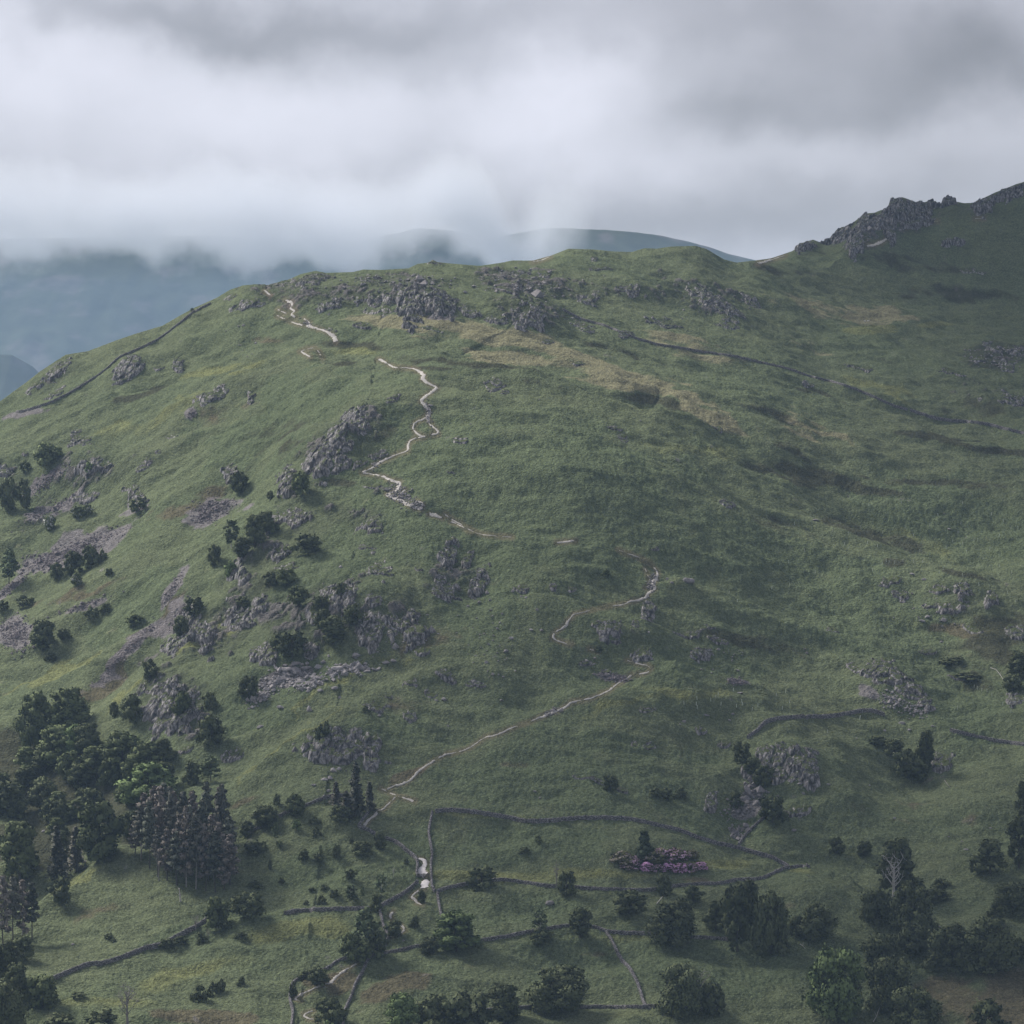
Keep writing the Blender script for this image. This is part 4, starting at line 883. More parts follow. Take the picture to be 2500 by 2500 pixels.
 (2200, 1455, 44, 34, 5, 'brown crag left of the dark brow crag', G3),
 (2375, 1540, 64, 22, 10, 'reddish rocks below the brow crags', G3),
 (2478, 1545, 52, 46, 20, 'crag at the right edge above the dark tree', G3),
 (2028, 1535, 42, 14, 15, 'low stone ledge in the right bracken', G3),
 (2260, 1590, 50, 14, 5, 'low rocks above the long right hand crag', G3),
 (2340, 1650, 60, 22, 10, 'shaded rock right of the long crag', G3),
 (2300, 1860, 60, 50, 20, 'purple scree rock right of the crag thicket', G3),
 (2480, 1700, 40, 50, 0, 'dark rock at the right edge', G3),
 (2200, 500, 78, 34, 5, 'highest block of the right skyline crag', G2),
 (2250, 508, 60, 24, 0, 'rocks right of the highest skyline block', G2),
 (2150, 535, 50, 30, -30, 'shoulder rocks of the right skyline crag', G2),
 (2110, 548, 60, 36, -35, 'jagged rib of the right skyline crag', G2),
 (2058, 572, 56, 34, -35, 'lower jagged rib of the skyline crag', G2),
 (1968, 600, 60, 20, -20, 'pointed skyline rock left of the jagged rib', G2),
 (2315, 492, 34, 20, 0, 'small pinnacle on the right skyline', G2),
 (2280, 500, 30, 18, 0, 'rock between the pinnacle and the highest block', G2),
 (2450, 482, 100, 34, -20, 'rocks at the top right corner of the hill', G2),
 (2178, 545, 20, 66, 15, 'narrow stone gully below the highest block', G2),
 (2240, 545, 80, 16, -10, 'thin rock band under the skyline crag', G2),
 (2370, 662, 64, 16, 5, 'low rocks on the upper right slope', G2),
 (2330, 590, 50, 14, 0, 'faint rocks below the right skyline', G2),
 (2450, 852, 104, 26, 5, 'dark blocky rocks near the right edge', G2),
 (2456, 884, 50, 16, 5, 'pale rocks under the dark blocky rocks', G2),
 (2325, 910, 80, 16, 12, 'low brown rocks on the far right slope', G2),
 (2095, 898, 62, 14, 8, 'low rocks above the right part of the upper wall', G2),
 (2390, 878, 50, 16, 15, 'scattered stones left of the pale rocks', G2),
 (1975, 940, 30, 14, 20, 'small rocks just below the upper wall', G2),
 (2470, 970, 60, 30, 10, 'dark rocks above the wall at the right edge', G2),
 (2395, 975, 30, 14, 10, 'small grey rocks near the right edge', G2),
 (2395, 500, 50, 22, -20, 'low rocks between the pinnacle and the corner rocks', G2), (2085, 590, 44, 26, -30, 'pale rocks under the jagged rib', G2), (2230, 525, 90, 26, 5, 'broken face beneath the highest skyline block', G2), (2020, 592, 40, 14, -10, 'low rocks between the skyline ribs', G2),
]
for i, (u, v, w, h, a, lab, grp) in enumerate(CRAGS):
    if not lab: continue
    V, Fq, c = crag_mesh(u, v, w, h, a, 1000 + i * 7, H=3.2 if (u > 1940 and v < 610) else None)
    o = link('rock_outcrop', mesh_np('rock_outcrop', V, Fq, mats=[m_rock], smooth=False), loc=c); o['label'] = lab; o['category'] = 'rock outcrop'; o['group'] = grp

# ------------------------------------------------------------------ boulders and scree
def boulder_mesh(seed, n=3):
    r = random.Random(seed); import bmesh
    bm = bmesh.new(); bmesh.ops.create_icosphere(bm, subdivisions=n, radius=1)
    cuts = [(Vector((r.uniform(-1, 1), r.uniform(-1, 1), r.uniform(-.3, 1))).normalized(), r.uniform(.55, .85)) for _ in range(9)]
    for v in bm.verts:
        for nrm, d in cuts:
            k = v.co.dot(nrm)
            if k > d: v.co -= nrm * (k - d)
        v.co.z *= .75; v.co *= 1 + r.uniform(-.02, .02)
    me = bpy.data.meshes.new('boulder'); bm.to_mesh(me); bm.free(); me.materials.append(m_boulder); return me
m_boulder = mat('boulder_stone', (.24, .225, .23), var=[(1.1, .3, 4), (5, .2, 2)], bump=(3, .08), rnd=.25, spec=.05)
BM = [boulder_mesh(k) for k in range(7)]
def boulder(u, v, w, h, lab, grp, k):
    p = RB(u, v); s = p[1] / F
    o = bpy.data.objects.new('boulder', BM[k % 7]); S.collection.objects.link(o); rr = random.Random(k * 13 + 1)
    o.location = (p[0], p[1], p[2] + .12 * h * s); o.scale = (w * s * .6, w * s * .5, h * s * .75); o.rotation_euler = (rr.uniform(-.2, .2), rr.uniform(-.2, .2), rr.uniform(-.5, .5))
    o['label'] = lab; o['category'] = 'boulder'; o['group'] = grp
BOULD = [ # u v w h label
 (1681, 1420, 26, 18, 'big dark boulder standing alone right of the path bend'), (1639, 1423, 10, 7, 'small pale stone left of the big lone boulder'), (1629, 1414, 7, 7, 'tiny pale stone nearest the path bend'),
 (832, 1385, 9, 8, 'round white boulder above the crag bush'), (1188, 1618, 9, 9, 'pale boulder alone on the brown green slope'), (1190, 1449, 10, 12, 'upper white boulder at the end of the rock rib'), (1196, 1466, 7, 7, 'lower white boulder at the end of the rock rib'),
 (1248, 1559, 11, 9, 'pale pointed boulder left of the path elbow'), (1251, 1444, 9, 8, 'pale boulder under the hollow rocks'), (1273, 1457, 7, 6, 'left one of the two white stones in the hollow'), (1285, 1460, 8, 7, 'right one of the two white stones in the hollow'), (1311, 1489, 8, 7, 'white stone at the foot of the hollow'),
 (1297, 1538, 9, 6, 'pale stone above the pale pointed boulder'), (1322, 1539, 9, 7, 'pale stone beside the path elbow'), (1584, 1544, 6, 5, 'pale stone under the slanting knoll rock'), (1584, 1513, 4, 4, 'tiny stone on the knoll'),
 (1670, 1762, 10, 7, 'pale boulder above the lone upright rock'), (1660, 1769, 6, 5, 'small stone left of the pale boulder above the lone rock'), (1789, 1743, 10, 5, 'pale flat stone on the bright mound'), (1725, 1746, 14, 4, 'flat stone streak on the bright mound'), (1781, 1758, 8, 4, 'lower flat stone on the bright mound'), (1807, 1692, 14, 5, 'flat stone on the crest of the bright mound'),
 (1482, 1648, 13, 7, 'pale boulder beside the lower path'), (1432, 1613, 12, 6, 'upper stone of the low cluster'), (1453, 1607, 8, 5, 'right stone of the low cluster'),
 (2256, 1415, 12, 6, 'white boulder on the brow of the right slope'), (2228, 1402, 12, 5, 'pale flat boulder on the brow of the right slope'), (2264, 1506, 14, 8, 'white boulder below the dark brow crag'), (2251, 1516, 14, 6, 'flat white boulder below the dark brow crag'), (2298, 1568, 9, 7, 'white stone above the right edge scrub'), (2305, 1515, 12, 10, 'grey stones right of the flat white boulder'),
 (1991, 1270, 14, 6, 'grey flat boulder on the open right slope'), (2305, 1254, 5, 4, 'tiny white stone high on the right slope'), (2317, 1292, 9, 4, 'white flat stone high on the right slope'), (2359, 1313, 4, 4, 'tiny white stone above the brow crags'),
 (1965, 1585, 5, 5, 'upper tiny white stone in the right bracken'), (1969, 1595, 7, 7, 'lower small white stone in the right bracken'), (2203, 1766, 16, 8, 'grey boulder right of the curved wall'), (2220, 1782, 9, 5, 'small boulder below the grey one by the wall'), (2160, 1784, 7, 6, 'pale stone left of the grey boulder by the wall'), (2278, 1773, 10, 4, 'pale flat stone left of the edge wall'),
 (2091, 1803, 5, 5, 'tiny white stone above the crag thicket'), (2023, 1915, 8, 3, 'white stone right of the great slab'), (2122, 1918, 5, 4, 'white dot stone on the lower right slope'), (2184, 1998, 7, 6, 'grey stone in the middle of the lower right slope'), (1939, 2027, 13, 6, 'white stone below the reddish crag'), (2316, 2043, 4, 4, 'left tiny stone of the right edge row'), (2349, 2055, 6, 4, 'middle tiny stone of the right edge row'), (2358, 2074, 12, 3, 'flat tiny stone of the right edge row'), (2417, 2022, 7, 4, 'pale stone left of the right edge tree'),
 (1951, 1914, 12, 6, 'pale boulder under the great slab'), (1962, 1938, 8, 8, 'reddish boulder under the great slab'), (2294, 2263, 6, 5, 'pale stone by the wide right oak'), (2149, 2240, 6, 6, 'pale stone in the dark valley trees'),
 (752, 1632, 24, 11, 'large pale slab boulder at the crag foot'), (790, 1617, 14, 10, 'pale boulder above the slab boulders'), (824, 1632, 28, 12, 'largest pale slab boulder below the dark trees'), (810, 1649, 18, 7, 'flat boulder left under the largest slab'), (852, 1630, 18, 12, 'grey boulder right of the largest slab'), (870, 1601, 20, 12, 'dark slab boulder below the triangular slab'), (943, 1618, 18, 8, 'pale boulder near the bright spur line'), (961, 1614, 14, 9, 'brown boulder on the spur slope'), (895, 1640, 22, 8, 'flat grey boulder right of the largest slab'), (918, 1636, 16, 7, 'second flat grey boulder right of the slabs'),
 (815, 1681, 18, 9, 'pale boulder below the slab field'), (783, 1686, 16, 8, 'grey boulder below the slab field'), (755, 1735, 12, 20, 'upright pale boulder low on the spur flank'), (830, 1704, 9, 7, 'white stone below the slab field'), (686, 1728, 18, 9, 'grey boulder above the left rock bar'), (635, 1775, 18, 9, 'dark boulder on the left spur'), (773, 1852, 6, 4, 'tiny stone right of the broad crag'), (925, 1748, 9, 6, 'white stone under the low crag with a bush'), (1094, 1773, 5, 6, 'white stone on the open slope above the lower path'), (1084, 1708, 14, 9, 'grey boulder below the stone cluster'), (1065, 1710, 8, 6, 'small pale stone below the stone cluster'),
 (738, 1665, 20, 10, 'boulder in the middle of the slab field'), (776, 1655, 22, 9, 'mossy slab boulder in the slab field'), (700, 1635, 26, 12, 'dark boulder at the top of the slab field'), (672, 1665, 16, 10, 'boulder at the left of the slab field'), (723, 1620, 20, 9, 'flat slab boulder at the top of the slab field'),
 (792, 1904, 16, 9, 'left block of the rock heap beside the conifer spire'), (806, 1900, 15, 10, 'right block of the rock heap beside the conifer spire'), (815, 1882, 16, 12, 'grey boulder under the broad crag'), (828, 1878, 12, 10, 'second grey boulder under the broad crag'), (766, 1917, 10, 6, 'small pale stone at the left of the rock heap'), (800, 1932, 14, 8, 'mossy stone by the left small conifer'),
 (640, 1316, 20, 9, 'pale stone beside the gully trees'), (717, 1283, 10, 8, 'pale stone below the lumpy crag'), (674, 1163, 5, 5, 'white stone in the dark hollow'), (583, 797, 6, 5, 'left white stone below the path top'), (594, 795, 8, 6, 'right white stone below the path top'), (1564, 1027, 4, 3, 'tiny white stone on the brow right'), (1665, 778, 4, 3, 'tiny white stone above the pale rock heap'), (1669, 757, 6, 3, 'white flat stone on the ridge slope'),
 (1317, 976, 4, 4, 'white dot stone on the brow below the tan grass'), (1149, 1036, 3, 3, 'white dot stone right of the path'), (1614, 2018, 4, 4, 'white stone under the long middle wall'), (1318, 1948, 6, 5, 'white stone on the lower bracken slope'), (1306, 1932, 8, 4, 'flat pale stone on the lower bracken slope'), (1340, 2205, 22, 12, 'rounded grey rock in the lower middle field'), (986, 2297, 7, 5, 'pale stone right of the snaking wall'), (178, 2306, 9, 6, 'pale stone on the lower left slope'),
 (100, 1515, 5, 4, 'tiny pale stone above the left scree'), (305, 1612, 6, 5, 'pale stone in the brown gully'), (186, 1862, 20, 26, 'pale grey rock among the left trees'), (178, 1973, 18, 6, 'flat pale stone among the left trees'), (105, 2030, 10, 6, 'pale stone left among the valley trees'),
 (2115, 785, 6, 3, None), (1172, 1550, 5, 4, 'small stone left of the path elbow'), (1155, 1533, 4, 4, 'small stone near the slanting buttress foot'), (1070, 1548, 6, 4, 'stone at the foot of the slanting buttress'), (1115, 1545, 5, 4, 'little stone right of the buttress foot'), (1197, 1490, 6, 5, 'stone under the broken rib'), (1142, 1481, 8, 8, 'brown boulder under the broken rib'),
]
for i, (u, v, w, h, lab) in enumerate(BOULD):
    if lab: boulder(u, v, max(w, 4), max(h, 4), lab, 'boulders lying on the fell', i)

def stones(name, label, areas, dens, size, seed, col=None):
    """loose stones: faceted lumps, one object"""
    r = np.random.default_rng(seed); base = np.array([(1, 0, 0), (-.6, .8, 0), (-.6, -.8, 0), (0, 0, .8), (.3, .5, .55), (.2, -.7, .4), (-.2, .1, -.6)], float)
    fc = np.array([(0, 4, 3), (4, 1, 3), (1, 2, 3), (2, 5, 3), (5, 0, 3), (0, 1, 4), (2, 0, 5), (0, 6, 1), (1, 6, 2), (2, 6, 0)])
    Vs, n = [], 0
    for (u, v, su, sv_, ang) in areas:
        k = int(dens * su * sv_ / 900.)
        for _ in range(k):
            a, b = r.normal(0, .55, 2); ca, sa = math.cos(math.radians(ang)), math.sin(math.radians(ang))
            uu = u + a * su * ca - b * sv_ * sa; vv = v + a * su * sa + b * sv_ * ca
            p = RB(uu, vv); s = size * math.exp(r.normal(0, .5)); t = r.random() * 6.28; c_, s_ = math.cos(t), math.sin(t)
            B = base * (s * (.8 + .5 * r.random(3))); B = np.stack([B[:, 0] * c_ - B[:, 1] * s_, B[:, 0] * s_ + B[:, 1] * c_, B[:, 2]], 1) + r.normal(0, .1 * s, B.shape)
            Vs.append(B + np.array(p) + (0, 0, .1 * s)); n += 1
    V = np.concatenate(Vs); Fq = (fc[None] + (np.arange(n) * 7)[:, None, None]).reshape(-1, 3)
    o = link(name, mesh_np(name, V, Fq, mats=[m_scree if col is None else col], smooth=False), kind='stuff'); o['label'] = label
m_scree = mat('scree_stone', (.165, .145, .155), var=[(.9, .35, 3)], spec=.05)
stones('scree', 'purple grey scree running down the left slope', [(190, 1338, 110, 20, -22), (110, 1370, 60, 22, -10), (30, 1430, 60, 8, -40), (130, 1240, 70, 12, -28), (110, 1180, 60, 14, -40)], 420, .26, 1)
stones('scree', 'purple scree at the left edge', [(40, 1548, 40, 42, -50), (200, 1480, 60, 7, -20)], 420, .26, 2)
stones('scree', 'purple scree below the hollow bush', [(520, 1240, 46, 20, -10), (500, 1268, 26, 12, 0), (470, 1012, 14, 12, -30)], 450, .26, 3)
stones('scree', 'thin brown scree in the long gully', [(420, 1440, 45, 12, -60), (440, 1500, 40, 12, -55), (290, 1610, 60, 7, -45), (340, 1560, 60, 9, -45)], 260, .24, 4)
stones('scree', 'small purple scree fans under the dark crag', [(1500, 1655, 34, 8, 8), (1795, 1665, 24, 7, 5)], 900, .26, 5)
stones('scree', 'pale tumbled stones in the chute of the right crags', [(1820, 1965, 22, 46, 70), (1800, 2030, 22, 16, 0), (1840, 1925, 22, 22, 0)], 260, .42, 6, m_boulder)
stones('scree', 'pale tumbled stones below the long right crag', [(2180, 1712, 40, 16, 20), (2235, 1733, 28, 14, 10)], 200, .40, 7, m_boulder)
stones('scree', 'slabby boulder field below the left crags', [(690, 1655, 62, 20, -22), (760, 1665, 60, 18, -15), (850, 1635, 60, 14, -8), (640, 1700, 40, 14, -30)], 150, .55, 8, m_boulder)
stones('scree', 'loose pale stones scattered over the summit rocks', [(1280, 690, 110, 34, 5), (1090, 773, 34, 5, 0), (2170, 545, 60, 30, -20), (980, 690, 160, 22, 0), (2120, 560, 60, 20, -30), (2420, 880, 80, 24, 5)], 26, .60, 9, m_boulder)
stones('footpath_stones', 'loose pale stones worn out on the zigzag of the path', [(975, 1205, 36, 22, 30), (1015, 1236, 24, 10, 30), (918, 1134, 14, 8, -30), (1590, 1425, 12, 22, 15), (1350, 1738, 26, 7, -18), (1045, 1010, 8, 24, 0), (750, 790, 18, 8, 20)], 330, .30, 11, m_boulder)
stones('scree', 'small stones strewn on the slope beside the path', [(1200, 1580, 60, 90, 0), (980, 1560, 120, 30, -20), (1740, 1640, 60, 14, 5), (590, 830, 50, 30, 20), (1800, 1600, 60, 30, 0), (2300, 1500, 80, 40, 20)], 9, .38, 10, m_boulder)
# ------------------------------------------------------------------ trees and bushes
def leafmat(name, c, rnd=.22):
    m = mat(name, attr='Col', rnd=rnd, spec=.05, rough=.8); return m
m_leaf = leafmat('foliage', None); m_bark = mat('bark', (.075, .065, .058), var=[(2, .3, 2)], rnd=.2); m_pale = mat('pale_bark', (.42, .40, .38), var=[(3, .3, 2)]); m_grey = mat('dead_wood', (.24, .22, .215), var=[(2, .3, 2)])
def tube(path, radii, sides=5):
    P = np.array(path, float); n = len(P); T = np.gradient(P, axis=0); T /= np.linalg.norm(T, axis=1)[:, None] + 1e-9
    ref = np.array([1, 0, 0.]) if abs(T[:, 0]).max() < .9 else np.array([0, 1, 0.])
    U_ = np.cross(T, ref); U_ /= np.linalg.norm(U_, axis=1)[:, None] + 1e-9; W_ = np.cross(T, U_)
    a = np.arange(sides) * 2 * math.pi / sides
    V = P[:, None] + (U_[:, None] * np.cos(a)[None, :, None] + W_[:, None] * np.sin(a)[None, :, None]) * np.array(radii)[:, None, None]
    f = [(i * sides + j, i * sides + (j + 1) % sides, (i + 1) * sides + (j + 1) % sides, (i + 1) * sides + j) for i in range(n - 1) for j in range(sides)]
    return V.reshape(-1, 3), np.array(f)
def join(parts):
    Vs, Fs, k = [], [], 0
    for V, Fq in parts: Vs.append(V); Fs.append(Fq + k); k += len(V)
    return np.concatenate(Vs), np.concatenate(Fs)
def limb(r, a, b, r0, r1, bend=.15, n=6):
    a, b = np.array(a, float), np.array(b, float); L_ = np.linalg.norm(b - a); w = r.normal(0, bend * L_ * .4, 3); t = np.linspace(0, 1, n)[:, None]
    return tube(a + (b - a) * t + w * np.sin(t * math.pi), np.linspace(r0, r1, n))
def skeleton(r, h, w, trunk_r, n=9, base=.25, up=.45, fork=0):
    parts = [limb(r, (0, 0, -.4), (r.normal(0, .03 * h), r.normal(0, .03 * h), h * .82), trunk_r, trunk_r * .18, .06, 9)]; tips = []
    for i in range(n):
        z0 = h * (base + (.75 - base) * (i + .5) / n); a = i * 2.4 + r.random(); L_ = w * .5 * (.7 + .4 * r.random()) * (1 - .45 * (z0 / h))
        e = (math.cos(a) * L_, math.sin(a) * L_, min(z0 + L_ * up * 1.2, h * .95)); parts.append(limb(r, (0, 0, z0), e, trunk_r * .42, trunk_r * .07, .2)); tips.append(e)
        for k in range(2):
            s = np.array(e) * (.55 + .2 * k); s[2] = z0 + (e[2] - z0) * (.55 + .2 * k); f = s + r.normal(0, L_ * .28, 3) + (0, 0, L_ * .25)
            parts.append(limb(r, s, f, trunk_r * .16, trunk_r * .03, .2, 4)); tips.append(f)
    return parts, tips
def leaves(pts, nrm, size, r, col, flat=0.0):
    """one small bent card per point"""
    n = len(pts); a = r.random(n) * 6.283; d = r.normal(0, 1, (n, 3)) * .55 + nrm; d /= np.linalg.norm(d, axis=1)[:, None] + 1e-9
    u = np.cross(d, r.normal(0, 1, (n, 3))); u /= np.linalg.norm(u, axis=1)[:, None] + 1e-9; v = np.cross(d, u)
    s = size * np.exp(r.normal(0, .3, n))[:, None]; j = lambda: (.75 + .5 * r.random((n, 1)))
    V = np.stack([pts - u * s * j() - v * s * .6 * j(), pts + u * s * j() - v * s * .6 * j() + d * s * .2, pts + u * s * j() + v * s * .7 * j(), pts - u * s * j() * .8 + v * s * .7 * j() - d * s * .2], 1).reshape(-1, 3)
    Fq = np.arange(n * 4).reshape(-1, 4); C_ = np.repeat(col, 4, 0)
    nr = nrm * 1.0 + d * .35 + (0, 0, .12); nr /= np.linalg.norm(nr, axis=1)[:, None] + 1e-9
    return V, Fq, C_, np.repeat(nr, 4, 0)
def crown_mesh(seed, h, w, col, n, leaf=.34, lobes=16, base=.12, shape='round', hue=.2, density=1.0, flower=None):
    r = np.random.default_rng(seed); cs, rs = [], []
    for i in range(lobes):
        t = (i + .5) / lobes; z = base + (1 - base) * (t ** .8); a = i * 2.399 + r.random() * .8
        if shape == 'round': prof = math.sqrt(max(0, 1 - ((z - .48) / .56) ** 2))
        elif shape == 'cone': prof = (1.02 - z) * 1.0
        elif shape == 'dome': prof = math.sqrt(max(0, 1 - (z / 1.04) ** 2))
        else: prof = math.sqrt(max(0, 1 - ((z - .55) / .5) ** 2)) * .85
        k = prof * (.40 + .50 * r.random()); rad = w * (.11 + .14 * r.random()) * (.55 + .45 * prof)
        cs.append((math.cos(a) * k * w * .5, math.sin(a) * k * w * .5, z * h - rad * .35)); rs.append(rad)
    cs, rs = np.array(cs), np.array(rs); pk = rs ** 2 / (rs ** 2).sum(); li = r.choice(lobes, n, p=pk)
    d = r.normal(0, 1, (n, 3)); d[:, 2] = d[:, 2] * .8 + .25; d /= np.linalg.norm(d, axis=1)[:, None]
    rr = (r.random(n) ** .35) * rs[li] * np.where(r.random(n) < .15, 1.3, 1.0); lump = 1 + .22 * np.sin(d[:, 0] * 5 + li) * np.cos(d[:, 1] * 6 + li * 2)
    pts = cs[li] + d * (rr * lump)[:, None] * (1, 1, .82); ok = pts[:, 2] > .03 * h; pts, d, li = pts[ok], d[ok], li[ok]
    tone = (1 + hue * (r.random(lobes) - .5) * 2)[li][:, None] * (1 + .35 * (r.random((len(pts), 1)) - .5))
    c = np.array(col)[None] * tone
    if flower is not None:
        bl = (r.random(lobes) < flower[1])[li] & (d[:, 2] > -.2) & (r.random(len(pts)) < flower[2]); c = np.where(bl[:, None], np.array(flower[0])[None] * (1 + .3 * (r.random((len(pts), 1)) - .5)), c)
    return leaves(pts, d * .9, leaf, r, c)
def conifer_crown(seed, h, w, col, n, base=.1, leaf=.26, tiers=17, ragged=.3):
    r = np.random.default_rng(seed); P, N_ = [], []
    for t in range(tiers):
        f = t / (tiers - 1); z = h * (base + (1 - base) * f); R_ = w * .5 * (1 - f) ** .85 * (1 + ragged * (r.random() - .5)) + .12; k = int(6 + 5 * (1 - f))
        for b in range(k):
            a = r.random() * 6.283; Lb = R_ * (.6 + .5 * r.random()); m_ = max(4, int(n / (tiers * k))); s = r.random(m_) ** .7
            P.append(np.stack([np.cos(a) * Lb * s, np.sin(a) * Lb * s, z - .25 * Lb * s + r.normal(0, .10, m_)], 1) + r.normal(0, .16, (m_, 3))); N_.append(np.tile([0, 0, .6], (m_, 1)))
    P = np.concatenate(P); N_ = np.concatenate(N_); c = np.array(col)[None] * (1 + .45 * (r.random((len(P), 1)) - .5)); return leaves(P, N_, leaf, r, c)
def tall_pine_crown(seed, h, w, col, n, start=.45):
    r = np.random.default_rng(seed); k = 16; li = r.integers(0, k, n); zc = h * (start + (1 - start) * (np.arange(k) + .5) / k); pr = np.sin(np.clip((zc / h - start) / (1 - start) * .85 + .22, 0, 1) * math.pi) ** .6
    a = np.arange(k) * 2.4 + seed; cx = np.cos(a) * pr * w * .28; cy = np.sin(a) * pr * w * .28; d = r.normal(0, 1, (n, 3)); d /= np.linalg.norm(d, axis=1)[:, None]
    pts = np.stack([cx[li], cy[li], zc[li]], 1) + d * (r.random((n, 1)) ** .4) * (w * .24 * (.6 + .5 * pr[li]))[:, None] * (1, 1, .55)
    c = np.array(col)[None] * (1 + .4 * (r.random((n, 1)) - .5)); return leaves(pts, d * .5 + (0, 0, .3), .27, r, c)

GREEN_D = (.096, .112, .058); GREEN_M = (.118, .142, .066); GREEN_L = (.15, .20, .085); LARCH = (.125, .118, .10); BIRCH = (.11, .14, .075)
PROTO = {}
def proto(kind, i):
    key = (kind, i)
    if key in PROTO: return PROTO[key]
    sd_ = hash(kind) % 1 + sum(map(ord, kind)) * 31 + i * 7; r = np.random.default_rng(sd_); P = {}
    def trunk(parts, m=m_bark, nm='trunk'): V, Fq = join(parts); P[nm] = mesh_np(nm, V, Fq, mats=[m])
    def crown(t): me = P['crown'] = mesh_np('crown', t[0], t[1], t[2], [m_leaf], smooth=True); me.normals_split_custom_set_from_vertices(t[3].tolist())
    if kind in ('oak', 'oakl'):
        h, w = 12., 14.; pt, _ = skeleton(r, h, w, .45, 9, .14); trunk(pt); crown(crown_mesh(sd_, h, w, GREEN_D if kind == 'oak' else GREEN_L, 8500, .26, 30, .06))
    elif kind in ('broad', 'broadl', 'broadm'):
        h, w = 12., 9.; pt, _ = skeleton(r, h, w, .34, 8, .18); trunk(pt); crown(crown_mesh(sd_, h, w, {'broad': GREEN_D, 'broadl': GREEN_L, 'broadm': GREEN_M}[kind], 6500, .245, 24, .12, 'oval' if i % 2 else 'round'))
    elif kind in ('small', 'smalll', 'smallm'):
        h, w = 5.5, 6.; pt, _ = skeleton(r, h, w, .18, 6, .12); trunk(pt); crown(crown_mesh(sd_, h, w, {'small': GREEN_D, 'smalll': GREEN_L, 'smallm': GREEN_M}[kind], 2600, .20, 15, .05))
    elif kind in ('bush', 'bushm', 'bushl'):
        h, w = 3., 4.; pt, _ = skeleton(r, h, w, .08, 4, .05); trunk(pt, nm='stem'); crown(crown_mesh(sd_, h, w, {'bush': GREEN_D, 'bushm': GREEN_M, 'bushl': GREEN_L}[kind], 900, .20, 9, 0.0, 'dome'))
    elif kind == 'haw':
        h, w = 4., 4.5; pt, _ = skeleton(r, h, w, .14, 6, .12); trunk(pt); crown(crown_mesh(sd_, h, w, GREEN_M, 1500, .20, 14, .05, flower=((.42, .43, .40), .6, .55)))
    elif kind == 'birch':
        h, w = 7., 4.; pt, _ = skeleton(r, h, w, .12, 8, .25, .9); trunk(pt, m_pale if i % 2 else m_bark); crown(crown_mesh(sd_, h, w, BIRCH, 900, .20, 16, .2, 'oval'))
    elif kind == 'conifer':
        h, w = 12., 5.; pt, _ = skeleton(r, h * 1.15, .9, .22, 3, .3); trunk(pt); crown(conifer_crown(sd_, h, w, (.16, .155, .13) if i % 2 else (.13, .134, .11), 1500))
    elif kind == 'cone':
        h, w = 7., 6.; pt, _ = skeleton(r, h, 1.5, .2, 3, .2); trunk(pt); crown(crown_mesh(sd_, h, w, (.062, .082, .05), 2600, .24, 22, .03, 'cone'))
    elif kind == 'pine':
        h, w = 16., 5.2; pt = [limb(r, (0, 0, -.4), (r.normal(0, .5), r.normal(0, .5), h * .95), .24, .05, .04, 9)]
        for k in range(14):
            z0 = h * (.22 + .7 * k / 14); a = r.random() * 6.28; L_ = r.uniform(.6, 2.0); pt.append(limb(r, (0, 0, z0), (math.cos(a) * L_, math.sin(a) * L_, z0 + r.normal(0, .3)), .05, .015, .1, 4))
        trunk(pt, m_grey if i % 3 == 2 else m_bark); crown(tall_pine_crown(sd_, h, w, ((.18, .160, .145), (.14, .14, .115), (.21, .185, .165), (.12, .13, .10))[i % 4], 1700, (.22, .40, .15, .32)[i % 4]))
    elif kind in ('dead', 'deadp'):
        h, w = 9., 6.; pt, tips = skeleton(r, h, w, .36, 11, .2, .95)
        for e in tips:
            for k in range(3): e = np.array(e); f = e + r.normal(0, .5, 3) + (0, 0, .35); pt.append(limb(r, e, f, .045, .018, .2, 3))
        trunk(pt[:1], m_pale if kind == 'deadp' else m_grey); trunk(pt[1:], m_pale if kind == 'deadp' else m_grey, 'branches')
    elif kind == 'rhodo':
        h, w = 2.6, 4.; pt, _ = skeleton(r, h * .8, w, .07, 4, .05); trunk(pt, nm='stem')
        fl = [((.66, .38, .64), 1.0, .8), ((.48, .32, .45), .9, .55), ((.30, .26, .24), .7, .45)][i % 3]; crown(crown_mesh(sd_, h, w, (.12, .122, .055), 1700, .15, 16, 0, 'dome', flower=fl))
    if kind in ('bush', 'bushm', 'bushl', 'rhodo') : P['foliage'] = P.pop('crown')
    PROTO[key] = [(kind, i), P, SIZE[kind], None]; return PROTO[key]
SIZE = {'oak': (12, 14), 'oakl': (12, 14), 'broad': (12, 9), 'broadl': (12, 9), 'broadm': (12, 9), 'small': (5.5, 6), 'smalll': (5.5, 6), 'smallm': (5.5, 6), 'bush': (3, 4), 'bushm': (3, 4), 'bushl': (3, 4), 'haw': (4, 4.5),
        'birch': (7, 4), 'conifer': (12, 5), 'cone': (7, 6), 'pine': (16, 5.2), 'dead': (9, 6), 'deadp': (9, 6), 'rhodo': (2.6, 4)}
NAME = {'oak': 'oak_tree', 'oakl': 'broadleaf_tree', 'broad': 'broadleaf_tree', 'broadl': 'broadleaf_tree', 'broadm': 'broadleaf_tree', 'small': 'small_tree', 'smalll': 'small_tree', 'smallm': 'small_tree', 'bush': 'bush', 'bushm': 'bush', 'bushl': 'bush',
        'haw': 'hawthorn_tree', 'birch': 'birch_tree', 'conifer': 'larch_tree', 'cone': 'conifer_tree', 'pine': 'pine_tree', 'dead': 'bare_tree', 'deadp': 'bare_tree', 'rhodo': 'rhododendron_bush'}
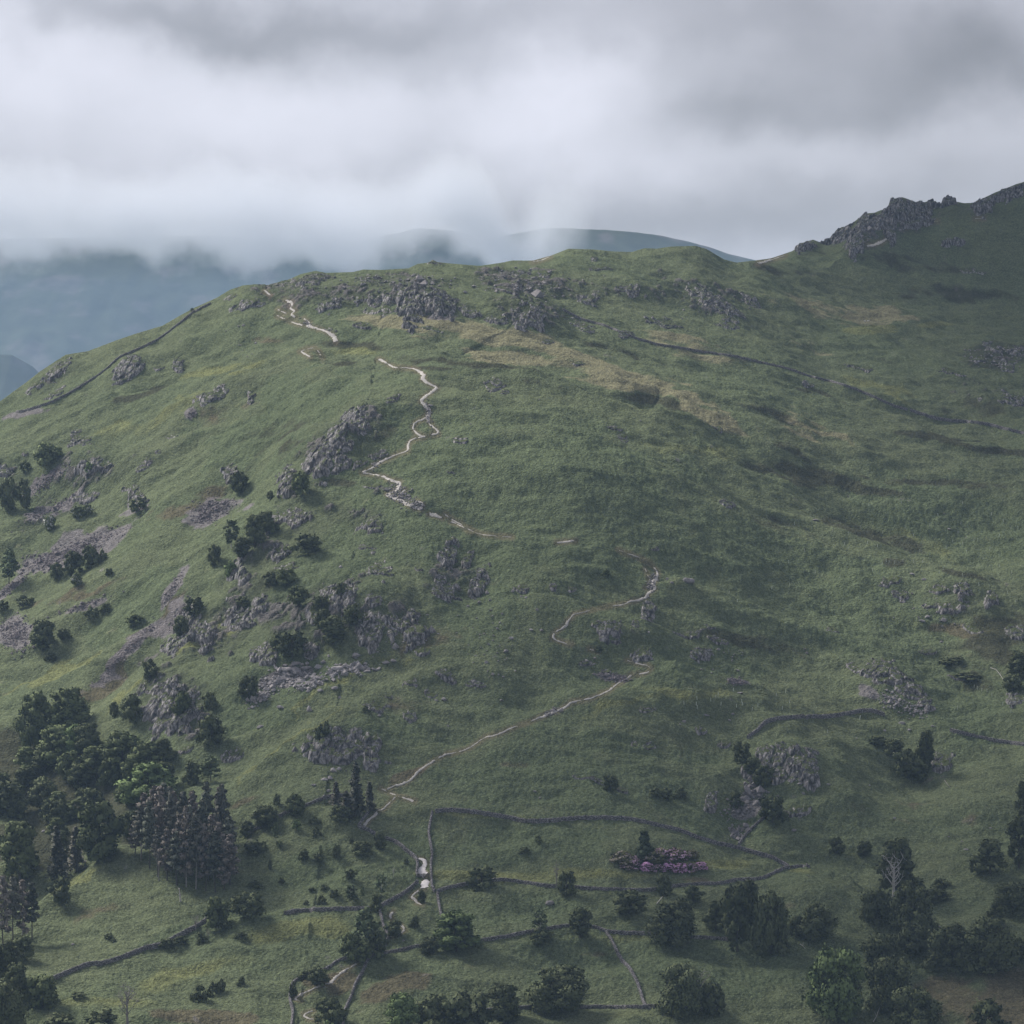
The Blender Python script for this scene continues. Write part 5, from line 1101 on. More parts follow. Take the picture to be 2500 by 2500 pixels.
VAR = {'oak': 4, 'broad': 4, 'broadl': 3, 'broadm': 4, 'small': 4, 'smallm': 3, 'smalll': 2, 'bush': 4, 'bushm': 3, 'bushl': 2, 'haw': 2, 'birch': 4, 'conifer': 4, 'cone': 2, 'pine': 8, 'dead': 3, 'deadp': 2, 'rhodo': 6, 'oakl': 1}
cnt = {}
def plant(kind, u, v, w, h, lab, grp=None, lean=0, var=None):
    """foot at (u, v), w and h in photo units"""
    k = cnt.get(kind, 0); cnt[kind] = k + 1; i = (k if var is None else var) % VAR[kind]
    _, P, (ph, pw), _ = proto(kind, i); p = RB(u, min(v, 2540)); s = p[1] / F; rr = random.Random(int(u * 7 + v))
    root = bpy.data.objects.new(NAME[kind], None); S.collection.objects.link(root)
    root.location = (p[0], p[1], p[2] - .1); root.rotation_euler = (0, lean, rr.uniform(-3, 3) if not lean else 0)
    if v < 1760: w, h = w * .85, h * .85
    sx = w * s / pw; sz = h * s / ph; root.scale = (sx, sx, sz)
    for nm, me in P.items():
        o = bpy.data.objects.new(nm, me); S.collection.objects.link(o); o.parent = root
    root['label'] = lab; root['category'] = 'bush' if 'bush' in NAME[kind] else 'tree'
    if grp: root['group'] = grp
    return root
GV, GF, GC, GB, GS = 'trees of the dark valley floor', 'bushes dotted over the lower left field', 'trees clinging to the left crags', 'broadleaf wood at the left foot of the fell', 'trees along the lower field walls'
PLANTS = [
 # lower left
 ('broadl', 362, 1966, 118, 104, 'bright green tree rising behind the dead conifer stand', GB), ('broadm', 242, 2100, 108, 142, 'tall broadleaf with dark trunk left of the conifer stand', GB),
 ('broadm', 48, 2150, 104, 145, 'light topped broadleaf at the left edge of the valley wood', GB), ('conifer', 140, 2150, 64, 130, 'brownish larch left of the tall dark trunked tree', GB), ('conifer', 185, 2130, 60, 110, 'brownish larch nearest the tall dark trunked tree', GB),
 ('small', 148, 2205, 58, 64, 'dark round bush tree on the spur edge', GB), ('pine', 8, 2310, 45, 175, 'dark pine at the very left edge', GB), ('pine', 32, 2300, 42, 160, 'second dark pine from the left edge', GB), ('pine', 55, 2295, 42, 150, 'third dark pine from the left edge', GB), ('pine', 78, 2292, 40, 140, 'rightmost dark pine at the left edge', GB),
 ('oak', 10, 2400, 100, 100, 'dark crown below the left edge pines', GB), ('broad', 40, 2440, 70, 90, 'dark tree above the bottom left corner', GB), ('oak', 5, 2520, 110, 120, 'black green tree in the bottom left corner', GB), ('broad', 58, 2345, 55, 60, 'dark bushy tree under the pines', GB),
 ('smallm', 528, 2262, 62, 72, 'wind shaped small tree at the top of the dark wall', GF), ('small', 605, 2240, 82, 62, 'wide dark thorn tree left of the level wall', GF), ('bush', 548, 2272, 40, 30, 'bush under the wind shaped tree', GF), ('dead', 478, 2272, 26, 40, 'small grey bare tree by the dark wall', GF), ('dead', 508, 2296, 16, 30, 'bare sapling right of the small bare tree', GF),
 ('bush', 493, 2302, 30, 26, 'dark bush left of the bare sapling', GF), ('bush', 405, 2315, 44, 24, 'left bush growing on the dark wall', GF), ('bush', 438, 2305, 40, 20, 'right bush growing on the dark wall', GF), ('bush', 589, 2292, 38, 18, 'low bush on the brow below the thorn tree', GF),
 ('bush', 266, 2291, 24, 14, 'left one of two tiny dark bushes on the spur', GF), ('bush', 279, 2300, 16, 9, 'right one of two tiny dark bushes on the spur', GF), ('smallm', 105, 2460, 88, 80, 'thin crowned tree near the bottom left corner', GF), ('dead', 311, 2505, 66, 108, 'tall bare tree at the bottom left', GF),
 ('bush', 488, 2445, 40, 42, 'dark bush left of the pair on the lower left field', GF), ('bush', 520, 2428, 32, 34, 'middle dark bush on the lower left field', GF), ('bush', 539, 2422, 24, 32, 'right dark bush of the lower left cluster', GF), ('bush', 589, 2404, 24, 20, 'single small bush right of the lower left cluster', GF),
 ('bush', 250, 2510, 90, 46, 'dark scrub at the bottom edge beside the bare tree', GF), ('bush', 190, 2432, 42, 12, 'low dark scrub on the lower left field', GF), ('bush', 150, 2505, 80, 30, 'dark scrub in the bottom left field corner', GF),
 # around conifer trio
 ('conifer', 869, 1992, 56, 128, 'tall conifer spire standing highest of the trio', GS), ('conifer', 820, 1965, 36, 56, 'small conifer left of the tall spire', GS), ('conifer', 902, 1980, 40, 70, 'conifer right of the tall spire', GS), ('conifer', 845, 1998, 50, 66, 'bushy conifer at the foot of the spire', GS),
 ('small', 832, 2003, 52, 36, 'dark bush left under the spire', GS), ('bush', 677, 1964, 22, 26, 'round bush above the hidden wall', GF), ('smallm', 720, 1988, 50, 50, 'hawthorn on the hidden wall', GS), ('small', 648, 2017, 68, 50, 'big dark hawthorn at the left end of the hidden wall', GS), ('small', 605, 2038, 42, 34, 'dark bush beside the conifer stand', GS),
 ('bush', 768, 2010, 26, 18, 'little dark bush right below the wall bushes', GF), ('bushl', 726, 2024, 26, 26, 'bush with yellow green top', GF), ('bush', 773, 2040, 24, 24, 'dark round bush right of the yellow topped one', GF), ('bush', 625, 2078, 56, 26, 'wide flat bush right of the conifer stand', GF), ('bushm', 661, 2024, 22, 18, 'small green bush left of the birch', GF),
 ('birch', 674, 2054, 18, 48, 'thin pale birch in the lower left field', GF), ('bushm', 682, 2070, 20, 18, 'bush at the foot of the thin birch', GF), ('bush', 743, 2099, 30, 26, 'left bush of a touching pair', GF), ('bush', 777, 2100, 30, 20, 'right bush of a touching pair', GF), ('small', 822, 2094, 22, 33, 'upright dark bush with a thin stem', GF),
 ('small', 886, 2087, 50, 32, 'dark thorn bush below the path wall', GF), ('bush', 859, 2057, 12, 14, 'tiny bush above the thorn bush', GF), ('small', 927, 2074, 32, 42, 'dark bush against the path wall', GF), ('bush', 992, 2109, 14, 16, 'tiny bush left of the gate', GF), ('small', 856, 2145, 30, 24, 'little tree alone in the middle of the field', GF),
 ('bush', 660, 2122, 12, 24, 'thin dark bush low in the field', GF), ('bush', 687, 2156, 16, 14, 'tiny bush below the thin dark one', GF), ('bush', 622, 2167, 42, 20, 'low bush at the left of the field', GF), ('deadp', 961, 2141, 10, 24, 'white bare snag in the field', GF), ('birch', 930, 2186, 36, 54, 'leafy birch above the slanting wall', GF),
 ('birch', 886, 2192, 12, 30, 'slim sapling between the two birches', GF), ('birch', 858, 2203, 38, 42, 'light birch clump left of the slim sapling', GF), ('bush', 792, 2172, 24, 14, 'upper bush of the field cluster', GF), ('bush', 815, 2192, 28, 22, 'right bush of the field cluster', GF), ('bush', 785, 2208, 26, 22, 'lower bush of the field cluster', GF), ('bush', 748, 2208, 16, 11, 'tiny bush left of the field cluster', GF), ('bush', 761, 2174, 20, 8, 'flat bush left of the field cluster', GF),
 ('small', 920, 2224, 28, 42, 'dark bush at the foot of the slanting wall', GS), ('birch', 890, 2325, 72, 112, 'tall light ash above the wall bushes', GS), ('smallm', 858, 2338, 60, 62, 'green bush left under the ash', GS), ('small', 920, 2335, 56, 66, 'dark bush right under the ash', GS), ('smallm', 885, 2345, 50, 50, 'leafy bush in front of the ash', GS),
 ('small', 1030, 2205, 20, 32, 'dark upright bush below the gate', GS), ('small', 962, 2284, 44, 38, 'round bush beside the wall bend', GS), ('bush', 1012, 2262, 28, 26, 'small bush right of the wall bend', GS), ('broadl', 1114, 2322, 116, 96, 'broad light topped tree on the lower wall', GS), ('small', 1048, 2330, 50, 42, 'dark bush left of the light topped tree', GS),
 ('small', 1177, 2168, 70, 50, 'wind swept hawthorn on the field wall', GS), ('small', 775, 2404, 52, 44, 'dark bush on the curved thin wall', GS), ('bush', 745, 2388, 34, 18, 'low bush left on the curved thin wall', GS), ('bush', 716, 2434, 24, 38, 'bush at the left bend of the thin wall', GS), ('small', 804, 2500, 80, 66, 'big dark bush at the bottom by the wall', GS), ('bushl', 802, 2512, 28, 20, 'pale green bush at the bottom edge', GS),
 ('broadl', 982, 2510, 76, 84, 'airy light tree at the bottom middle', GS), ('small', 1065, 2512, 100, 84, 'dark tree at the bottom left of the middle', GV), ('small', 1145, 2512, 100, 88, 'dark tree at the bottom between its neighbours', GV), ('broad', 1233, 2502, 84, 100, 'tall dark tree left of the big oak', GV),
 ('oak', 1368, 2468, 156, 106, 'big dark oak standing alone in the lowest field', GV), ('oak', 1660, 2478, 120, 122, 'large dark round tree left of the forked bare tree', GV), ('small', 1738, 2478, 66, 80, 'dark tree right of the forked bare tree', GV), ('dead', 1706, 2450, 60, 88, 'forked bare tree between two dark crowns', GV),
 ('oak', 1645, 2302, 118, 100, 'large round oak on the lower wall', GV), ('broad', 1417, 2289, 64, 74, 'dark tree at the wall junction', GS), ('birch', 1318, 2285, 46, 66, 'thin light tree left of the wall junction', GS), ('small', 1322, 2306, 62, 40, 'dark bush under the thin light tree', GS),
 ('small', 1536, 2230, 86, 56, 'round dark bush tree under the middle wall', GS), ('small', 1385, 2185, 46, 56, 'bush tree on the middle wall', GS), ('dead', 1358, 2167, 24, 64, 'thin bare tree on the middle wall', GS), ('small', 1620, 2187, 40, 52, 'dark bush below the rhododendrons', GS), ('small', 1692, 2206, 52, 46, 'dark bush right of the one below the rhododendrons', GS),
 ('cone', 1573, 2095, 62, 66, 'dark conical tree behind the rhododendrons', GS), ('small', 1490, 1930, 38, 38, 'ledge bush on the thin rock line', GC), ('bush', 1600, 1945, 36, 20, 'left bush on the rock shelf', GC), ('bush', 1630, 1952, 40, 28, 'middle bush on the rock shelf', GC), ('bush', 1662, 1948, 30, 26, 'right bush on the rock shelf', GC),
 ('bush', 1281, 2082, 32, 15, 'brown low bush in the middle field', GS), ('bushm', 1313, 2057, 20, 18, 'green low bush in the middle field', GS), ('small', 1797, 1972, 32, 40, 'dark bush in the stone chute', GC),
 ('broad', 1748, 2270, 56, 72, 'dark tree left of the tall valley pair', GV), ('broad', 1800, 2322, 84, 165, 'tall dark tree, left of the tall valley pair', GV), ('oak', 1882, 2328, 96, 148, 'tall dark tree, right of the tall valley pair', GV), ('broad', 1830, 2260, 60, 110, 'dark tree behind the tall valley pair', GV), ('oak', 1995, 2290, 94, 82, 'dark round tree right of the tall valley pair', GV), ('small', 1945, 2285, 40, 50, 'small dark tree between round tree and tall pair', GV),
 ('small', 2042, 2085, 40, 42, 'left round bush under the right slope', GV), ('small', 2110, 2091, 40, 38, 'right round bush under the right slope', GV), ('broad', 2186, 2182, 100, 134, 'dark tree behind the pale bare branches', GV), ('deadp', 2180, 2196, 70, 110, 'pale bare branched tree in the dark valley', GV), ('oak', 2140, 2256, 86, 84, 'dark tree left below the bare branches', GV), ('oak', 2228, 2276, 112, 118, 'large dark tree right below the bare branches', GV),
 ('oak', 2228, 2322, 90, 72, 'dark lower crown under the large dark tree', GV), ('oak', 2152, 2366, 110, 88, 'dark tree behind the light green one', GV), ('oak', 2168, 2470, 118, 130, 'black green tree right of the light green one', GV), ('oakl', 2043, 2482, 146, 168, 'large light green tree at the lower right', GV, 0, 0),
 ('oak', 2318, 2366, 118, 108, 'left half crown of the wide right oak', GV), ('oak', 2412, 2368, 138, 124, 'right half crown of the wide right oak', GV), ('oak', 2233, 2522, 128, 112, 'dark tree at the bottom right of the light green one', GV), ('small', 2415, 2528, 90, 84, 'dark tree at the bottom right', GV), ('broad', 2418, 2132, 80, 84, 'dark tree with open crown left of the edge tree', GV), ('small', 2385, 2130, 40, 44, 'small dark tree left of the open crowned one', GV),
 ('broad', 2488, 2118, 68, 124, 'dark tree at the right edge', GV), ('broad', 2502, 2005, 46, 100, 'dark tree higher at the right edge', GV), ('bush', 2300, 2168, 46, 24, 'low dark bush on the right meadow', GV), ('oak', 2475, 2230, 100, 74, 'dark crown at the right edge meadow', GV), ('small', 2435, 2254, 50, 52, 'small dark tree below the edge crown', GV), ('small', 2492, 2345, 50, 56, 'dark tree at the right edge by the wide oak', GV), ('small', 2230, 2180, 60, 40, 'dark bush right of the bare branches', GV), ('small', 2290, 2200, 60, 30, 'dark bush far right of the bare branches', GV),
 ('small', 1866, 1918, 54, 50, 'dark tree at the foot of the great slab', GC), ('small', 1886, 2008, 66, 64, 'round dark bush below the great slab', GC), ('small', 1810, 1862, 44, 50, 'dark tree on the left of the pale crag', GC), ('small', 1838, 1890, 40, 40, 'bush between the pale crag and chute', GC), ('broad', 2260, 1880, 48, 96, 'tallest tree of the shaded crag thicket', GC), ('small', 2215, 1895, 70, 66, 'thicket bush left of the tallest tree', GC), ('small', 2240, 1905, 60, 50, 'front bush of the shaded crag thicket', GC),
 ('small', 2182, 1845, 50, 40, 'dark bush at the top left of the thicket', GC), ('bush', 2140, 1820, 60, 24, 'low scrub left of the crag thicket', GC), ('broad', 2490, 1655, 70, 78, 'dark tree at the right edge crag', GC), ('small', 2470, 1690, 60, 50, 'dark bush below the right edge crag tree', GC), ('bush', 2330, 1618, 90, 18, 'dark low scrub on the right slope', GC), ('bush', 2360, 1655, 80, 18, 'second dark low scrub on the right slope', GC),
 # left flank
 ('haw', 122, 1295, 36, 42, 'white blossomed hawthorn left of the crag pair', GC), ('haw', 190, 1262, 38, 32, 'white blossomed hawthorn at the far left crag', GC), ('haw', 215, 1256, 28, 30, 'right white blossomed hawthorn at the far left crag', GC), ('haw', 186, 1427, 34, 34, 'pale blossoming bush under the dark tree row', GC),
 ('small', 140, 1412, 48, 46, 'left tree of the dark row under the scree', GC), ('small', 178, 1404, 54, 70, 'tallest tree of the dark row under the scree', GC), ('small', 218, 1388, 52, 64, 'right tree of the dark row under the scree', GC), ('bush', 246, 1372, 36, 34, 'bush at the right end of the dark row', GC), ('bush', 266, 1404, 28, 20, 'small bush below the dark row', GC),
 ('birch', 22, 1425, 60, 100, 'sparse light tree at the left edge scree', GC), ('bush', 62, 1478, 66, 28, 'dark scrub at the far left slope', GC), ('bush', 8, 1490, 40, 30, 'dark scrub at the left edge', GC), ('bush', 225, 1507, 46, 30, 'left scrub bush below the thin scree', GC), ('bush', 258, 1494, 40, 26, 'right scrub bush below the thin scree', GC), ('bushm', 330, 1524, 66, 28, 'green scrub left of the gully scree', GC),
 ('deadp', 146, 1482, 12, 22, 'white curved bare trunk on the left slope', GC), ('broad', 104, 1586, 84, 86, 'large dark tree right of the left scree', GC), ('small', 155, 1562, 40, 34, 'bush behind the large dark tree', GC), ('bush', 124, 1614, 34, 28, 'reddish bush below the large dark tree', GC), ('small', 367, 1660, 46, 60, 'single dark tree at the head of the crag face', GC),
 ('broadm', 84, 1838, 84, 145, 'tall dark green tree at the left of the wood', GB), ('broadm', 165, 1796, 110, 118, 'big round tree at the top of the wood', GB), ('broadm', 140, 1862, 94, 92, 'broad tree in the middle of the wood', GB), ('broad', 215, 1835, 66, 70, 'dark tree right in the wood', GB), ('broad', 110, 1880, 76, 66, 'low dark tree in the wood', GB), ('broadl', 178, 1850, 50, 80, 'light green tree inside the wood', GB),
 ('small', 279, 1750, 28, 44, 'small upright dark tree left of the crag face', GC), ('small', 322, 1762, 58, 64, 'dark bush tree against the crag face', GC), ('broadm', 235, 1905, 88, 84, 'leafy tree left of the central thicket', GB), ('broadm', 300, 1886, 96, 100, 'leafy tree in the central thicket', GB), ('broadl', 322, 1856, 64, 60, 'light green crown at the top of the central thicket', GB), ('broadm', 356, 1896, 94, 86, 'leafy tree right in the central thicket', GB), ('broad', 398, 1862, 56, 58, 'dark tree at the foot of the crag face', GB), ('broad', 190, 1925, 60, 60, 'dark tree at the lower left of the thicket', GB), ('small', 225, 1975, 60, 50, 'dark scrub tree above the tall dark trunk', GB),
 ('broad', 20, 1990, 90, 80, 'dark tree at the left edge above the light topped one', GB), ('small', 105, 1970, 70, 60, 'dark scrub tree between the two leafy ones', GB), ('small', 150, 2010, 50, 50, 'dark scrub under the pale stone', GB), ('broad', 405, 1920, 60, 60, 'dark crown beside the bright green tree', GB), ('small', 60, 1920, 60, 44, 'dark scrub at the left of the hollow', GB),
 ('small', 515, 1822, 66, 74, 'dense round dark tree alone on the slope', GC), ('smallm', 448, 1750, 62, 70, 'green tree mass right of the crag face', GC), ('small', 512, 1732, 46, 50, 'dark bush on the spur right of the crag face', GC), ('small', 607, 1704, 60, 64, 'dark round bush at the left end of the slabs', GC), ('small', 475, 1502, 54, 50, 'dark bush at the top of the blocky gully crag', GC), ('small', 442, 1556, 50, 60, 'dark tree within the blocky gully crag', GC),
 ('small', 592, 1482, 50, 32, 'dark bush on top of the pale slabby crag', GC), ('small', 523, 1380, 40, 60, 'dark tree at the left end of the gully row', GC), ('birch', 566, 1338, 56, 80, 'light green birch over the gully', GC), ('broad', 622, 1336, 66, 92, 'dark tall tree in the gully row', GC), ('broad', 590, 1362, 56, 60, 'dark tree low in the gully row', GC), ('broad', 650, 1300, 50, 60, 'dark tree at the right end of the gully row', GC), ('bushl', 565, 1405, 48, 40, 'light green bush below the gully row', GC),
 ('small', 468, 1916, 42, 56, 'dark upright tree above the conifer stand', GC), ('birch', 515, 1908, 54, 66, 'grey green birch above the conifer stand', GC), ('smallm', 117, 1134, 84, 62, 'leafy bush above the far left crags', GC), ('bushm', 60, 1150, 40, 30, 'bush left of the leafy one', GC), ('small', 20, 1245, 56, 90, 'dark tree at the far left crags', GC), ('small', 58, 1240, 50, 84, 'second dark tree at the far left crags', GC), ('bushl', 218, 1152, 32, 28, 'light green bush on the far left crag', GC),
 ('small', 585, 1202, 54, 60, 'dark round bush in the upper hollow', GC), ('bush', 340, 1248, 60, 40, 'dark scrub in the hollow left of the scree', GC), ('bush', 469, 758, 10, 8, 'tiny tree on the left skyline', GC), ('smallm', 735, 1208, 54, 66, 'green bush at the foot of the long diagonal crag', GC), ('bush', 661, 1217, 26, 22, 'small round bush left of the diagonal crag foot', GC), ('bushm', 672, 1298, 40, 24, 'green bush beside the gully rocks', GC),
 ('small', 748, 1350, 84, 54, 'wide spreading bush on the green shoulder', GC), ('broad', 812, 1572, 84, 78, 'large black green tree beside the triangular slab', GC), ('small', 860, 1524, 56, 56, 'dark tree above the large black green one', GC), ('small', 832, 1453, 38, 38, 'small dark bush on the shoulder crag', GC), ('small', 783, 1492, 44, 44, 'dark bush left of the black green tree', GC), ('smallm', 728, 1475, 66, 52, 'green scrub on the left shoulder', GC), ('small', 715, 1604, 84, 70, 'spreading dark bush between two pale crags', GC), ('bush', 680, 1580, 40, 40, 'bush left of the spreading dark one', GC),
 ('small', 790, 1530, 50, 50, 'dark bush at the back of the black green tree', GC), ('bush', 893, 1738, 26, 20, 'dark bush on the low crag', GC), ('bush', 790, 1806, 40, 44, 'dark bush on the broad grey crag', GC), ('smallm', 700, 1430, 60, 50, 'green scrub above the left shoulder', GC), ('small', 660, 1430, 44, 40, 'dark scrub under the gully slabs', GC),
 ('bushm', 1480, 1405, 30, 18, 'low green bush in the bracken', GC), ('bush', 1463, 1590, 26, 18, 'dark bush on the lower path bend', GC), ('bush', 1272, 1895, .1, .1, None, GC)]
for t in PLANTS:
    if t[5]: plant(*t)
rs = random.Random(5)
for i in range(46):
    u = rs.uniform(0, 400); v = rs.uniform(1860, 2150)
    if v > 2160 - .35 * u or v < 1840 + .1 * abs(u - 120): continue
    k = rs.uniform(34, 64); plant(rs.choice(['small', 'smallm', 'small', 'broadm']), u, v, k, k * rs.uniform(.8, 1.1), 'dark scrubby tree among others in the hollow wood at the left', 'scrub trees of the hollow wood')
# the stand of tall, half dead conifers
STAND = [(330, 2085, 100), (345, 2100, 125), (352, 2055, 130), (365, 2120, 140), (372, 2080, 150), (385, 2140, 130), (392, 2100, 160), (400, 2060, 150), (408, 2150, 150), (418, 2120, 165), (425, 2085, 160), (432, 2160, 160), (440, 2135, 140), (448, 2090, 170), (455, 2165, 170), (463, 2120, 150), (470, 2075, 160), (478, 2170, 160), (486, 2140, 140),
         (494, 2095, 165), (502, 2175, 150), (510, 2150, 140), (518, 2110, 150), (526, 2178, 140), (534, 2145, 150), (542, 2090, 150), (548, 2172, 120), (556, 2130, 150), (562, 2160, 110), (415, 2040, 120), (470, 2040, 130), (505, 2050, 130), (535, 2055, 140), (556, 2080, 110), (380, 2045, 120)]
for i, (u, v, h) in enumerate(STAND):
    plant('pine', u, v, 36 + (i * 13) % 16, h * (.82 + .36 * ((i * 29) % 11) / 10), 'tall thin conifer in the brown half dead stand on the lower left', 'conifers of the half dead stand')
plant('deadp', 424, 2120, 34, 110, 'pale grey dead tree in the front of the conifer stand', 'dead trees of the stand'); plant('dead', 388, 2150, 34, 95, 'brown grey dead tree at the left front of the conifer stand', 'dead trees of the stand'); plant('deadp', 485, 2075, 14, 95, 'slim white dead trunk high in the conifer stand', 'dead trees of the stand', .12)
# rhododendrons in flower
RH = [(1518, 2105, 62, 38, 2, 'olive rhododendron mound at the left of the group'), (1545, 2112, 46, 30, 1, 'low rhododendron in front of the left mound'), (1596, 2102, 60, 34, 2, 'yellow green rhododendron in the middle of the group'), (1612, 2088, 40, 26, 1, 'mauve tinted rhododendron behind the middle'), (1648, 2098, 56, 40, 1, 'tall rounded rhododendron at the back right'), (1686, 2096, 44, 32, 2, 'dark green rhododendron at the right back'),
      (1578, 2124, 38, 28, 0, 'lilac flowering bush at the left of the front row'), (1606, 2126, 36, 24, 1, 'faded rhododendron second in the front row'), (1634, 2127, 40, 28, 0, 'brightest pink rhododendron in the front row'), (1662, 2127, 38, 28, 0, 'pink rhododendron right of the brightest one'), (1688, 2126, 38, 28, 1, 'part green pink rhododendron in the front row'), (1712, 2120, 34, 22, 0, 'small purple rhododendron at the right end'), (1530, 2120, 40, 16, 1, 'small low rhododendron at the front left')]
for u, v, w, h, k, lab in RH: plant('rhodo', u, v, w * 1.12, h * .7, lab, 'rhododendrons in the bright field', 0, k + 3 * (int(u) % 2))

# ------------------------------------------------------------------ leaning white trunk, fallen branches, gate, tree guards, sheep
def stick(pts, r0, r1, name, lab, cat, m, twigs=0):
    W = []
    for (u, v, up) in pts: p = RB(u, v); W.append((p[0], p[1], p[2] + up))
    parts = [tube(W, np.linspace(r0, r1, len(W)), 6)]; rr = np.random.default_rng(int(pts[0][0]))
    for k in range(twigs):
        a = np.array(W[1 + k % (len(W) - 1)]); parts.append(limb(rr, a, a + rr.normal(0, 1.0, 3) + (0, 0, .8), r1, .02, .2, 4))
    V, Fq = join(parts); o = link(name, mesh_np(name, V, Fq, mats=[m])); o['label'] = lab; o['category'] = cat
stick([(441, 2202, .1), (440, 2200, 1.2), (439, 2200, 2.6), (437, 2200, 4.0)], .34, .14, 'leaning_snag', 'white broken trunk leaning below the conifer stand', 'snag', m_pale, 3)
stick([(2418, 1632, .3), (2432, 1640, .8), (2442, 1650, .4), (2450, 1662, .3)], .13, .07, 'fallen_branch', 'pale fallen branch among the dark scrub at the far right', 'branch', m_pale, 5)
stick([(2306, 1906, .2), (2312, 1915, .3), (2320, 1925, .2)], .12, .06, 'fallen_branch', 'grey fallen branch right of the crag thicket', 'branch', m_grey, 2)
stick([(1603, 2208, .2), (1618, 2190, .2), (1636, 2170, .3)], .16, .10, 'fallen_log', 'pale fallen trunk lying beside the dark bush under the wall', 'log', m_pale, 1)
stick([(1953, 2306, .2), (1960, 2312, .3), (1966, 2318, .2)], .12, .06, 'fallen_branch', 'pale fallen branch below the tall valley pair', 'branch', m_pale, 1)
stick([(2132, 2498, .4), (2140, 2488, .8), (2146, 2476, 1.5)], .15, .07, 'fallen_branch', 'pale branch sticking up at the bottom right', 'branch', m_pale, 2)
m_wood = mat('weathered_wood', (.10, .09, .085), var=[(3, .3, 2)])
a, b = RB(1019, 2143), RB(1047, 2143)
L_ = b[0] - a[0]; gt = bpy.data.objects.new('field_gate', None); S.collection.objects.link(gt); gt.location = ((a[0] + b[0]) / 2, (a[1] + b[1]) / 2, min(a[2], b[2]))
gt['label'] = 'dark wooden gate closing the gap between the two walls on the gravel path'; gt['category'] = 'gate'
def cube(x0, x1, y0, y1, z0, z1): return np.array([(x, y, z) for z in (z0, z1) for y in (y0, y1) for x in (x0, x1)], float), np.array([(0, 2, 3, 1), (4, 5, 7, 6), (0, 1, 5, 4), (2, 6, 7, 3), (0, 4, 6, 2), (1, 3, 7, 5)])
for x in (-L_ / 2, .25, L_ / 2): V, Fq = cube(x - .10, x + .10, -.10, .10, -.3, 1.5); link('post', mesh_np('post', V, Fq, mats=[m_wood], smooth=False), gt)
for k in range(5): V, Fq = cube(-L_ / 2 + .11, L_ / 2 - .11, -.03, .03, .18 + k * .24, .34 + k * .24); link('rail', mesh_np('rail', V, Fq, mats=[m_wood], smooth=False), gt)

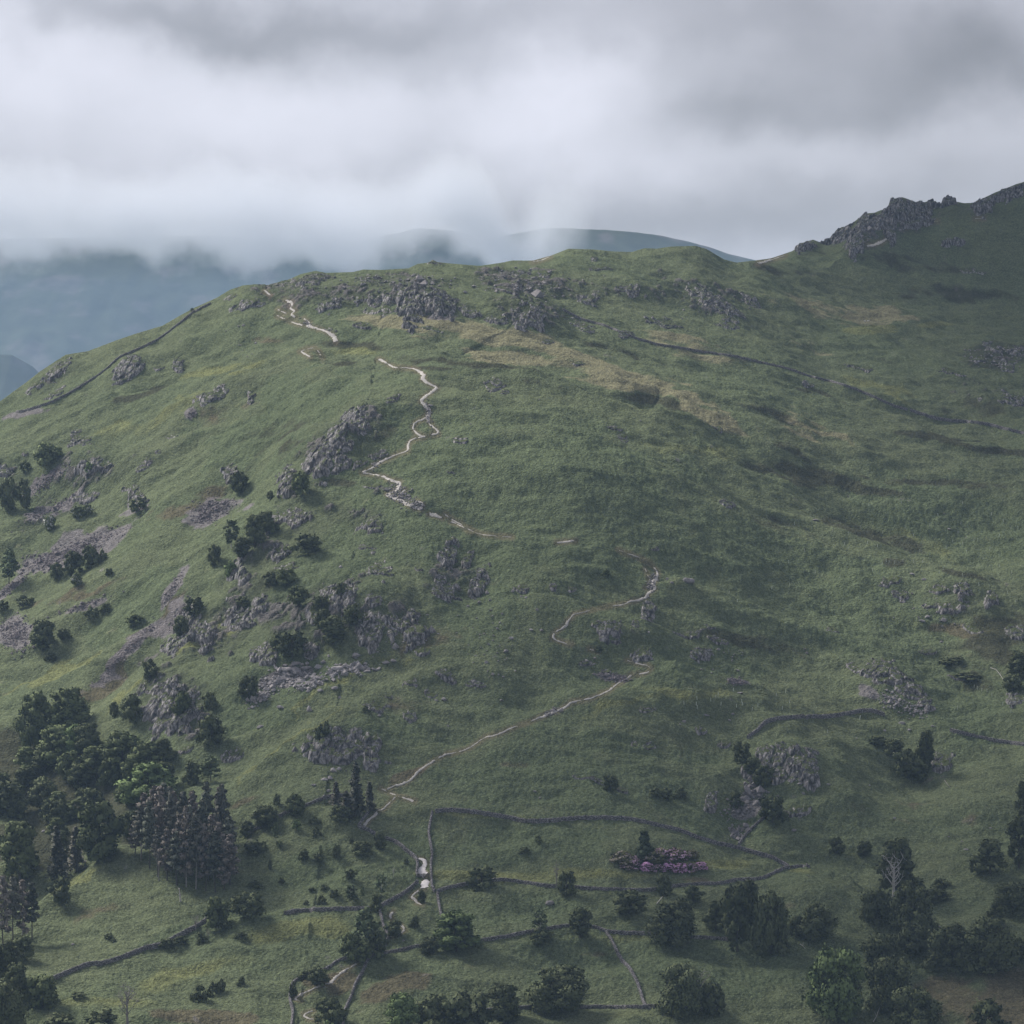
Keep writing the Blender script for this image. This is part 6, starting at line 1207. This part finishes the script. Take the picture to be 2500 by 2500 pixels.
m_guard = mat('tree_guard_plastic', (.48, .52, .46), spec=.2, rough=.6)
V, Fq = tube([(0, 0, -.2), (0, 0, .6), (.03, 0, 1.25)], [.09, .09, .10], 7); me_g = mesh_np('tree_guard', V, Fq, mats=[m_guard])
GD = [(1965, 1347), (1940, 1281), (2032, 1299), (2062, 1331), (2071, 1306), (2072, 1340), (2118, 1328), (2142, 1336), (2155, 1302), (2164, 1372), (2184, 1376), (2170, 1376), (2153, 1380), (2205, 1372), (2246, 1348), (2252, 1375), (2231, 1375), (2303, 1392), (2294, 1400), (2350, 1407), (2326, 1324), (2378, 1322), (2387, 1321), (2339, 1303), (2346, 1280), (2420, 1258), (2450, 1275), (2468, 1292), (2485, 1292), (2417, 1342),
      (2400, 1365), (2440, 1385), (2470, 1400), (2390, 1430), (2230, 1310), (2210, 1290), (1925, 1375), (1927, 1431), (1884, 1438), (2051, 1410), (1895, 1700), (1928, 1717), (1918, 1691), (1670, 1720), (1700, 1722), (1748, 1705), (1735, 1712), (1754, 1698), (1798, 1727), (1811, 1715), (1812, 1722), (1790, 1688), (1836, 1735), (1850, 1725), (1910, 1732), (2378, 1680), (2386, 1683), (2397, 1688), (2410, 1690), (2422, 1700), (2338, 1732), (2448, 1722), (2468, 1740), (2099, 1757),
      (1800, 1470), (1780, 1450), (2100, 1290), (1990, 1400), (2290, 1260), (2440, 1310), (2290, 1215), (2200, 1230), (2350, 1230), (2120, 1235), (2460, 1450), (2480, 1470), (1702, 1730), (1702, 1708), (1760, 1722), (2020, 1790), (2350, 1330), (2270, 1285), (2310, 1340), (2360, 1350), (2130, 1395)]
for i, (u, v) in enumerate(GD):
    p = RB(u, v); o = bpy.data.objects.new('tree_guard', me_g); S.collection.objects.link(o); o.location = p; o.rotation_euler = ((i * 37 % 11 - 5) * .02, (i * 53 % 13 - 6) * .02, i)
    if (u, v) == (2099, 1757): o.scale = (1.6, 1.6, 1.3); o['label'] = 'larger pale tree guard just below the curved stone wall'
    else: o['label'] = 'thin pale tree guard tube on the right hand slope'
    o['category'] = 'tree guard'; o['group'] = 'tree guards on the right hand slope'
m_wool = mat('sheep_wool', (.60, .58, .54), spec=.05)
def sheep(u, v, flip, lab):
    import bmesh
    bm = bmesh.new()
    vs = [bm.verts.new(c) for c in [(-.5, 0, .62), (-.2, 0, .66), (.2, 0, .66), (.5, 0, .68), (.72, 0, .86), (.95, 0, .80), (-.4, .15, .3), (-.4, .15, 0), (-.4, -.15, .3), (-.4, -.15, 0), (.4, .15, .3), (.4, .15, 0), (.4, -.15, .3), (.4, -.15, 0)]]
    for a, b in [(0, 1), (1, 2), (2, 3), (3, 4), (4, 5), (0, 6), (6, 7), (0, 8), (8, 9), (3, 10), (10, 11), (3, 12), (12, 13)]: bm.edges.new((vs[a], vs[b]))
    me = bpy.data.meshes.new('sheep'); bm.to_mesh(me); bm.free(); me.materials.append(m_wool); o = link('sheep', me)
    md = o.modifiers.new('skin', 'SKIN'); sk = me.skin_vertices[0].data
    for i, r in enumerate([.26, .33, .33, .27, .13, .09, .07, .05, .07, .05, .07, .05, .07, .05]): sk[i].radius = (r, r)
    sk[0].use_root = True; o.modifiers.new('sub', 'SUBSURF').levels = 1
    p = RB(u, v); o.location = p; o.rotation_euler = (0, 0, math.pi * flip + .2); o['label'] = lab; o['category'] = 'sheep'; o['group'] = 'sheep on the yellow grass'
sheep(2112, 787, 1, 'left one of the two white sheep on the yellow grass'); sheep(2119, 786, 0, 'right one of the two white sheep on the yellow grass')
